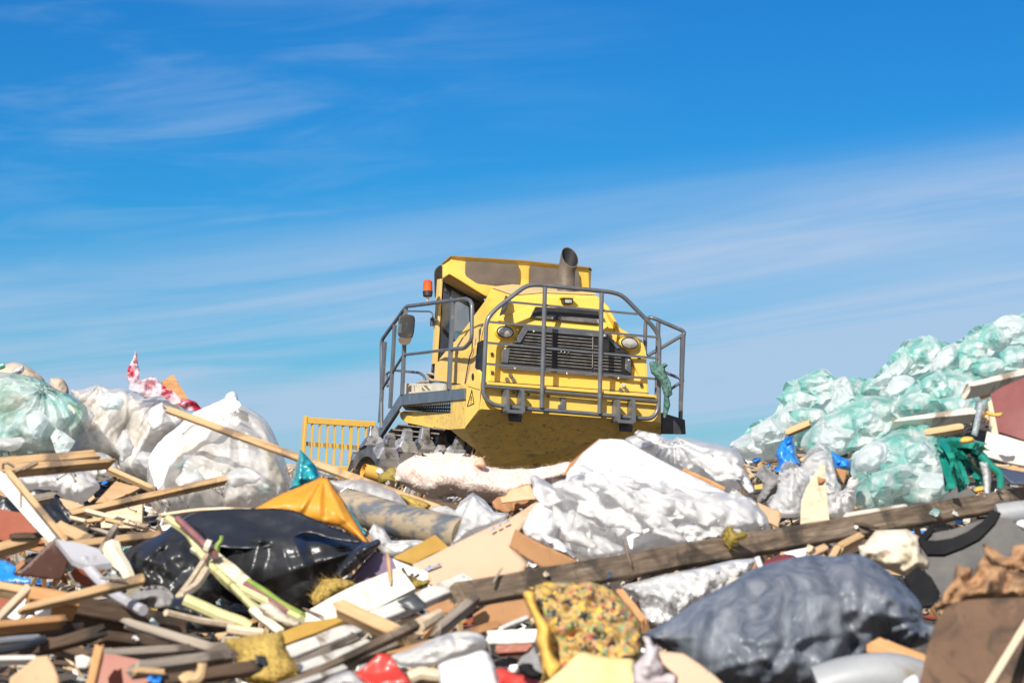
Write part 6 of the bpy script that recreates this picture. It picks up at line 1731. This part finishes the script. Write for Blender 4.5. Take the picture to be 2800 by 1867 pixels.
plank('broom_handle', 'pale round stick leaning on the rusty plate', 'stick', '9', (2030, 1620), (2400, 1020), (8.35, 8.6), 62, .04, 'wood_pale', roll=10, jag=.05)
shell('torn_paper', 'crumpled torn brown paper behind the rusty plate', 'paper', '9', [(1595, 960), (1660, 880), (1720, 780), (1760, 720), (1785, 632), (1920, 660), (1900, 740), (1960, 620), (2010, 560), (2080, 640), (2450, 700), (2450, 920), (1900, 930), (1680, 985)], 9.2, 'card_torn', T=.14, fold=(.07, 6), soft=False, n=(0, 30), edge=.012, wr=24)
shell('torn_paper', 'torn brown cardboard peak at the right edge', 'cardboard', '9', [(1985, 450), (2080, 480), (2210, 540), (2240, 450), (2450, 420), (2450, 760), (2150, 700), (2010, 590)], 9.5, 'card_torn', T=.1, fold=(.06, 6), soft=False, n=(0, 25), edge=.012, wr=16)
strand('grey_pipe', 'fat grey plastic pipe below the dusty grey bag', 'pipe', '9', [(700, 1640), (950, 1555), (1290, 1525), (1500, 1600)], [9.0, 9.0, 9.0, 9.0], .085, 'grey_pipe', n=20)
shell('white_scrap', 'white foam crumb between the grey pipe and the rusty plate', 'foam', '9', [(1365, 1570), (1400, 1530), (1470, 1498), (1515, 1550), (1500, 1620), (1390, 1620)], 8.75, 'styro', T=.04, fold=(.01, 9))
# rag on the machine's right rail
shell('green_rag', 'torn green film rag caught on the right handrail of the compactor', 'rag', 'a', [(1888, 835), (1915, 822), (1960, 850), (1990, 838), (2012, 850), (1992, 870), (1995, 900), (2028, 960), (2040, 1040), (2018, 1060), (2026, 1110), (1996, 1200), (1978, 1190), (1985, 1050), (1960, 960), (1900, 900)], 37.25, 'rag', T=.06, fold=(.05, 5), soft=False, n=(-10, 5))

# ------------------------------------------------------------------ litter in the gaps: copies of a few small pieces, each a thing of its own
bpy.context.view_layer.update()
dg = bpy.context.evaluated_depsgraph_get()


def flat_piece(name, w_, h_, th, m, seed, fold):
    rg_ = np.random.RandomState(seed)
    n = 9
    ang = np.sort(rg_.uniform(0, 2 * math.pi, n))
    o2 = np.c_[np.cos(ang) * w_ * rg_.uniform(.6, 1, n), np.sin(ang) * h_ * rg_.uniform(.6, 1, n)]
    V, F, _ = fill(o2, max(w_, h_) / 7, seed)
    q = np.c_[V, V[:, :1] * 0]
    zz = folds(q, .6 / max(w_, h_), seed) * fold
    return [(a, b, c) for (a, b), c in zip(V, zz)], F, th, m


def proto(kind, seed):
    rg_ = random.Random(seed)
    if kind in ('splinter', 'stick', 'slat'):
        Lg, wd, th = {'splinter': (.22, .022, .012), 'stick': (.42, .026, .02), 'slat': (.36, .06, .014)}[kind]
        g = Geo()
        ns = 5
        rows = []
        for i in range(ns + 1):
            s = i / ns
            k = 1 if 0 < i < ns else rg_.uniform(.2, .9)
            x = (s - .5) * Lg + rg_.uniform(-.02, .02)
            bz = rg_.uniform(-.006, .006)
            rows.append([Vector((x, -wd / 2 * k, -th / 2 + bz)), Vector((x + rg_.uniform(-.02, .02), wd / 2 * k, -th / 2 + bz)), Vector((x + rg_.uniform(-.02, .02), wd / 2 * k, th / 2 + bz)), Vector((x, -wd / 2 * k, th / 2 + bz))])
        g.add([v for r_ in rows for v in r_], [(i * 4 + j, (i + 1) * 4 + j, (i + 1) * 4 + (j + 1) % 4, i * 4 + (j + 1) % 4) for i in range(ns) for j in range(4)] + [(3, 2, 1, 0), tuple(ns * 4 + j for j in range(4))])
        return [tuple(v) for v in g.v], g.f, 0
    if kind == 'film':
        v, f, th, _ = flat_piece('x', .11, .08, .002, None, seed, .03)
        return v, f, .003
    if kind == 'card':
        v, f, th, _ = flat_piece('x', .10, .07, .002, None, seed, .008)
        return v, f, .006
    if kind == 'foam':
        v, f, th, _ = flat_piece('x', .05, .04, .002, None, seed, .008)
        return v, f, .03


KINDS = [('splinter', 'wood_splinter', 'splinter', ['wood_light', 'wood_grey', 'wood_pale', 'wood_dark', 'wood_grey'], 66, 'splinters scattered over the rubbish', '{} wood splinter lying loose among the rubbish'),
         ('stick', 'loose_stick', 'stick', ['wood_pale', 'wood_grey', 'wood_old', 'wood_light'], 42, 'loose sticks among the rubbish', '{} stick lying loose in a gap of the rubbish'),
         ('slat', 'thin_slat', 'slat', ['wood_light', 'cream_board', 'wood_grey', 'wood_dark', 'redbrown'], 34, 'thin slats among the rubbish', '{} thin slat lying loose in a gap of the rubbish'),
         ('film', 'film_scrap', 'film', ['white_film', 'clear_film', 'black_film', 'blue', 'pale_heap', 'teal_film'], 48, 'film scraps among the rubbish', '{} small film scrap caught in a gap of the rubbish'),
         ('card', 'card_scrap', 'card', ['cardboard', 'card_brown', 'styro', 'card_pink', 'navy_card'], 30, 'card scraps among the rubbish', '{} small card scrap caught in a gap of the rubbish'),
         ('foam', 'foam_crumb', 'crumb', ['styro', 'wool', 'grey_cloth', 'beige_cloth'], 26, 'foam crumbs among the rubbish', '{} foam crumb lying loose in the rubbish')]
CNAME = {'wood_light': 'light brown', 'wood_grey': 'grey', 'wood_pale': 'pale', 'wood_dark': 'dark brown', 'wood_orange': 'orange brown', 'wood_old': 'weathered brown', 'cream_board': 'cream', 'redbrown': 'red brown',
         'white_film': 'white', 'clear_film': 'clear', 'black_film': 'black', 'blue': 'blue', 'pale_heap': 'grey white', 'teal_film': 'teal', 'cardboard': 'tan', 'card_brown': 'brown', 'styro': 'white', 'card_pink': 'pale tan',
         'navy_card': 'dark blue', 'yellow_foam': 'yellow', 'peach': 'peach', 'wool': 'ochre', 'grey_cloth': 'dark grey', 'beige_cloth': 'beige'}
rg = random.Random(41)


def spots():
    """places on the heap that the camera sees: ray hits between 8 and 24 m"""
    while True:
        x, y = rg.uniform(10, 2790), 1230 + 637 * rg.random() ** .75
        r = ray(x, y).normalized()
        ok, loc, nrm, idx, ob, mw = sc.ray_cast(dg, CAM, r)
        if not ok:
            continue
        dist = (loc - CAM).dot(FWD)
        if not 7.5 < dist < 23 or (dist < 12.5 and rg.random() < .6):
            continue
        if ob.name == 'ground':
            yield loc, nrm, dist, True
        elif rg.random() < .05 and ob.get('category') in ('plank', 'board', 'trim', 'panel', 'beam') and nrm.z > .25:
            yield loc, nrm, dist, False


gen = spots()
for kind, name, cat, mats, count, group, lab in KINDS:
    protos = []
    for j, m in enumerate(mats):
        for v_ in range(2):
            vs, fs, th = proto(kind, 300 + j * 7 + v_ * 3 + len(kind))
            me = bpy.data.meshes.new(name)
            me.from_pydata(vs, [], [tuple(int(i) for i in f) for f in fs])
            me.materials.append(MT[m])
            if kind == 'film':
                me.polygons.foreach_set('use_smooth', [True] * len(me.polygons))
            o = bpy.data.objects.new(name, me)
            if th:
                s = o.modifiers.new('thickness', 'SOLIDIFY')
                s.thickness = th
            else:
                fixn(o)
            tag(o, lab.format(CNAME[m]), cat, group)
            protos.append((o, [False]))
    for i in range(count):
        src, used = protos[i % len(protos)]
        o = src if not used[0] else src.copy()
        used[0] = True
        col.objects.link(o)
        loc, nrm, dist, gap = next(gen)
        sz = (.30 + .026 * dist) * rg.uniform(.75, 1.35) * (1 if gap else .6)
        up = (Vector(nrm) + Vector((rg.uniform(-.4, .4), rg.uniform(-.6, .1), rg.uniform(0, .6)))).normalized()
        if up.z < 0:
            up = -up
        q = up.to_track_quat('Z', 'X').to_matrix().to_4x4() @ Matrix.Rotation(rg.uniform(0, 6.28), 4, 'Z')
        o.matrix_world = Matrix.Translation(Vector(loc) + Vector(nrm) * .015 + Vector((0, 0, .012 * sz))) @ q @ Matrix.Diagonal((sz, sz, sz, 1))

# tiny crumbs nobody could count, lying on the earth in the gaps
g = Geo()
rgn = np.random.RandomState(3)
VS, FS = [], []
cn = 0
while cn < 7500:
    x, d = rgn.uniform(-900, 3800), rgn.uniform(7.8, 28)
    if d < 13.5 and rgn.rand() < .6:
        continue
    p = P(x, ground_y(x, d), d) + Vector((0, 0, rgn.uniform(-.02, .07)))
    a = Vector(rgn.normal(size=3)).normalized()
    b = a.orthogonal().normalized()
    l_, w_ = rgn.uniform(.015, .08) * (1.4 if cn % 3 == 0 else .8), rgn.uniform(.006, .03)
    c_ = a.cross(b) * .004
    k = len(VS)
    VS += [tuple(q) for q in (p - a * l_ - b * w_ - c_, p + a * l_ - b * w_ * .6 - c_, p + a * l_ * .8 + b * w_ - c_, p - a * l_ + b * w_ - c_, p - a * l_ * .9 - b * w_ + c_, p + a * l_ - b * w_ * .6 + c_, p + a * l_ * .8 + b * w_ + c_, p - a * l_ + b * w_ + c_)]
    FS += [tuple(k + i for i in f) for f in ((3, 2, 1, 0), (4, 5, 6, 7), (0, 1, 5, 4), (1, 2, 6, 5), (2, 3, 7, 6), (3, 0, 4, 7))]
    cn += 1
o = meshobj('rubbish_crumbs', VS, FS, MT['wood_light'])
for m in ('wood_grey', 'wood_dark', 'styro', 'cardboard', 'grey_cloth', 'wool', 'card_brown'):
    o.data.materials.append(MT[m])
mi = np.repeat(rgn.choice(8, cn, p=[.2, .2, .2, .08, .1, .1, .05, .07]), 6)
o.data.polygons.foreach_set('material_index', mi.astype('i'))
tag(o, 'fine crumbs and chips of mixed rubbish covering the earth', kind='stuff')
o['category'] = 'crumbs'
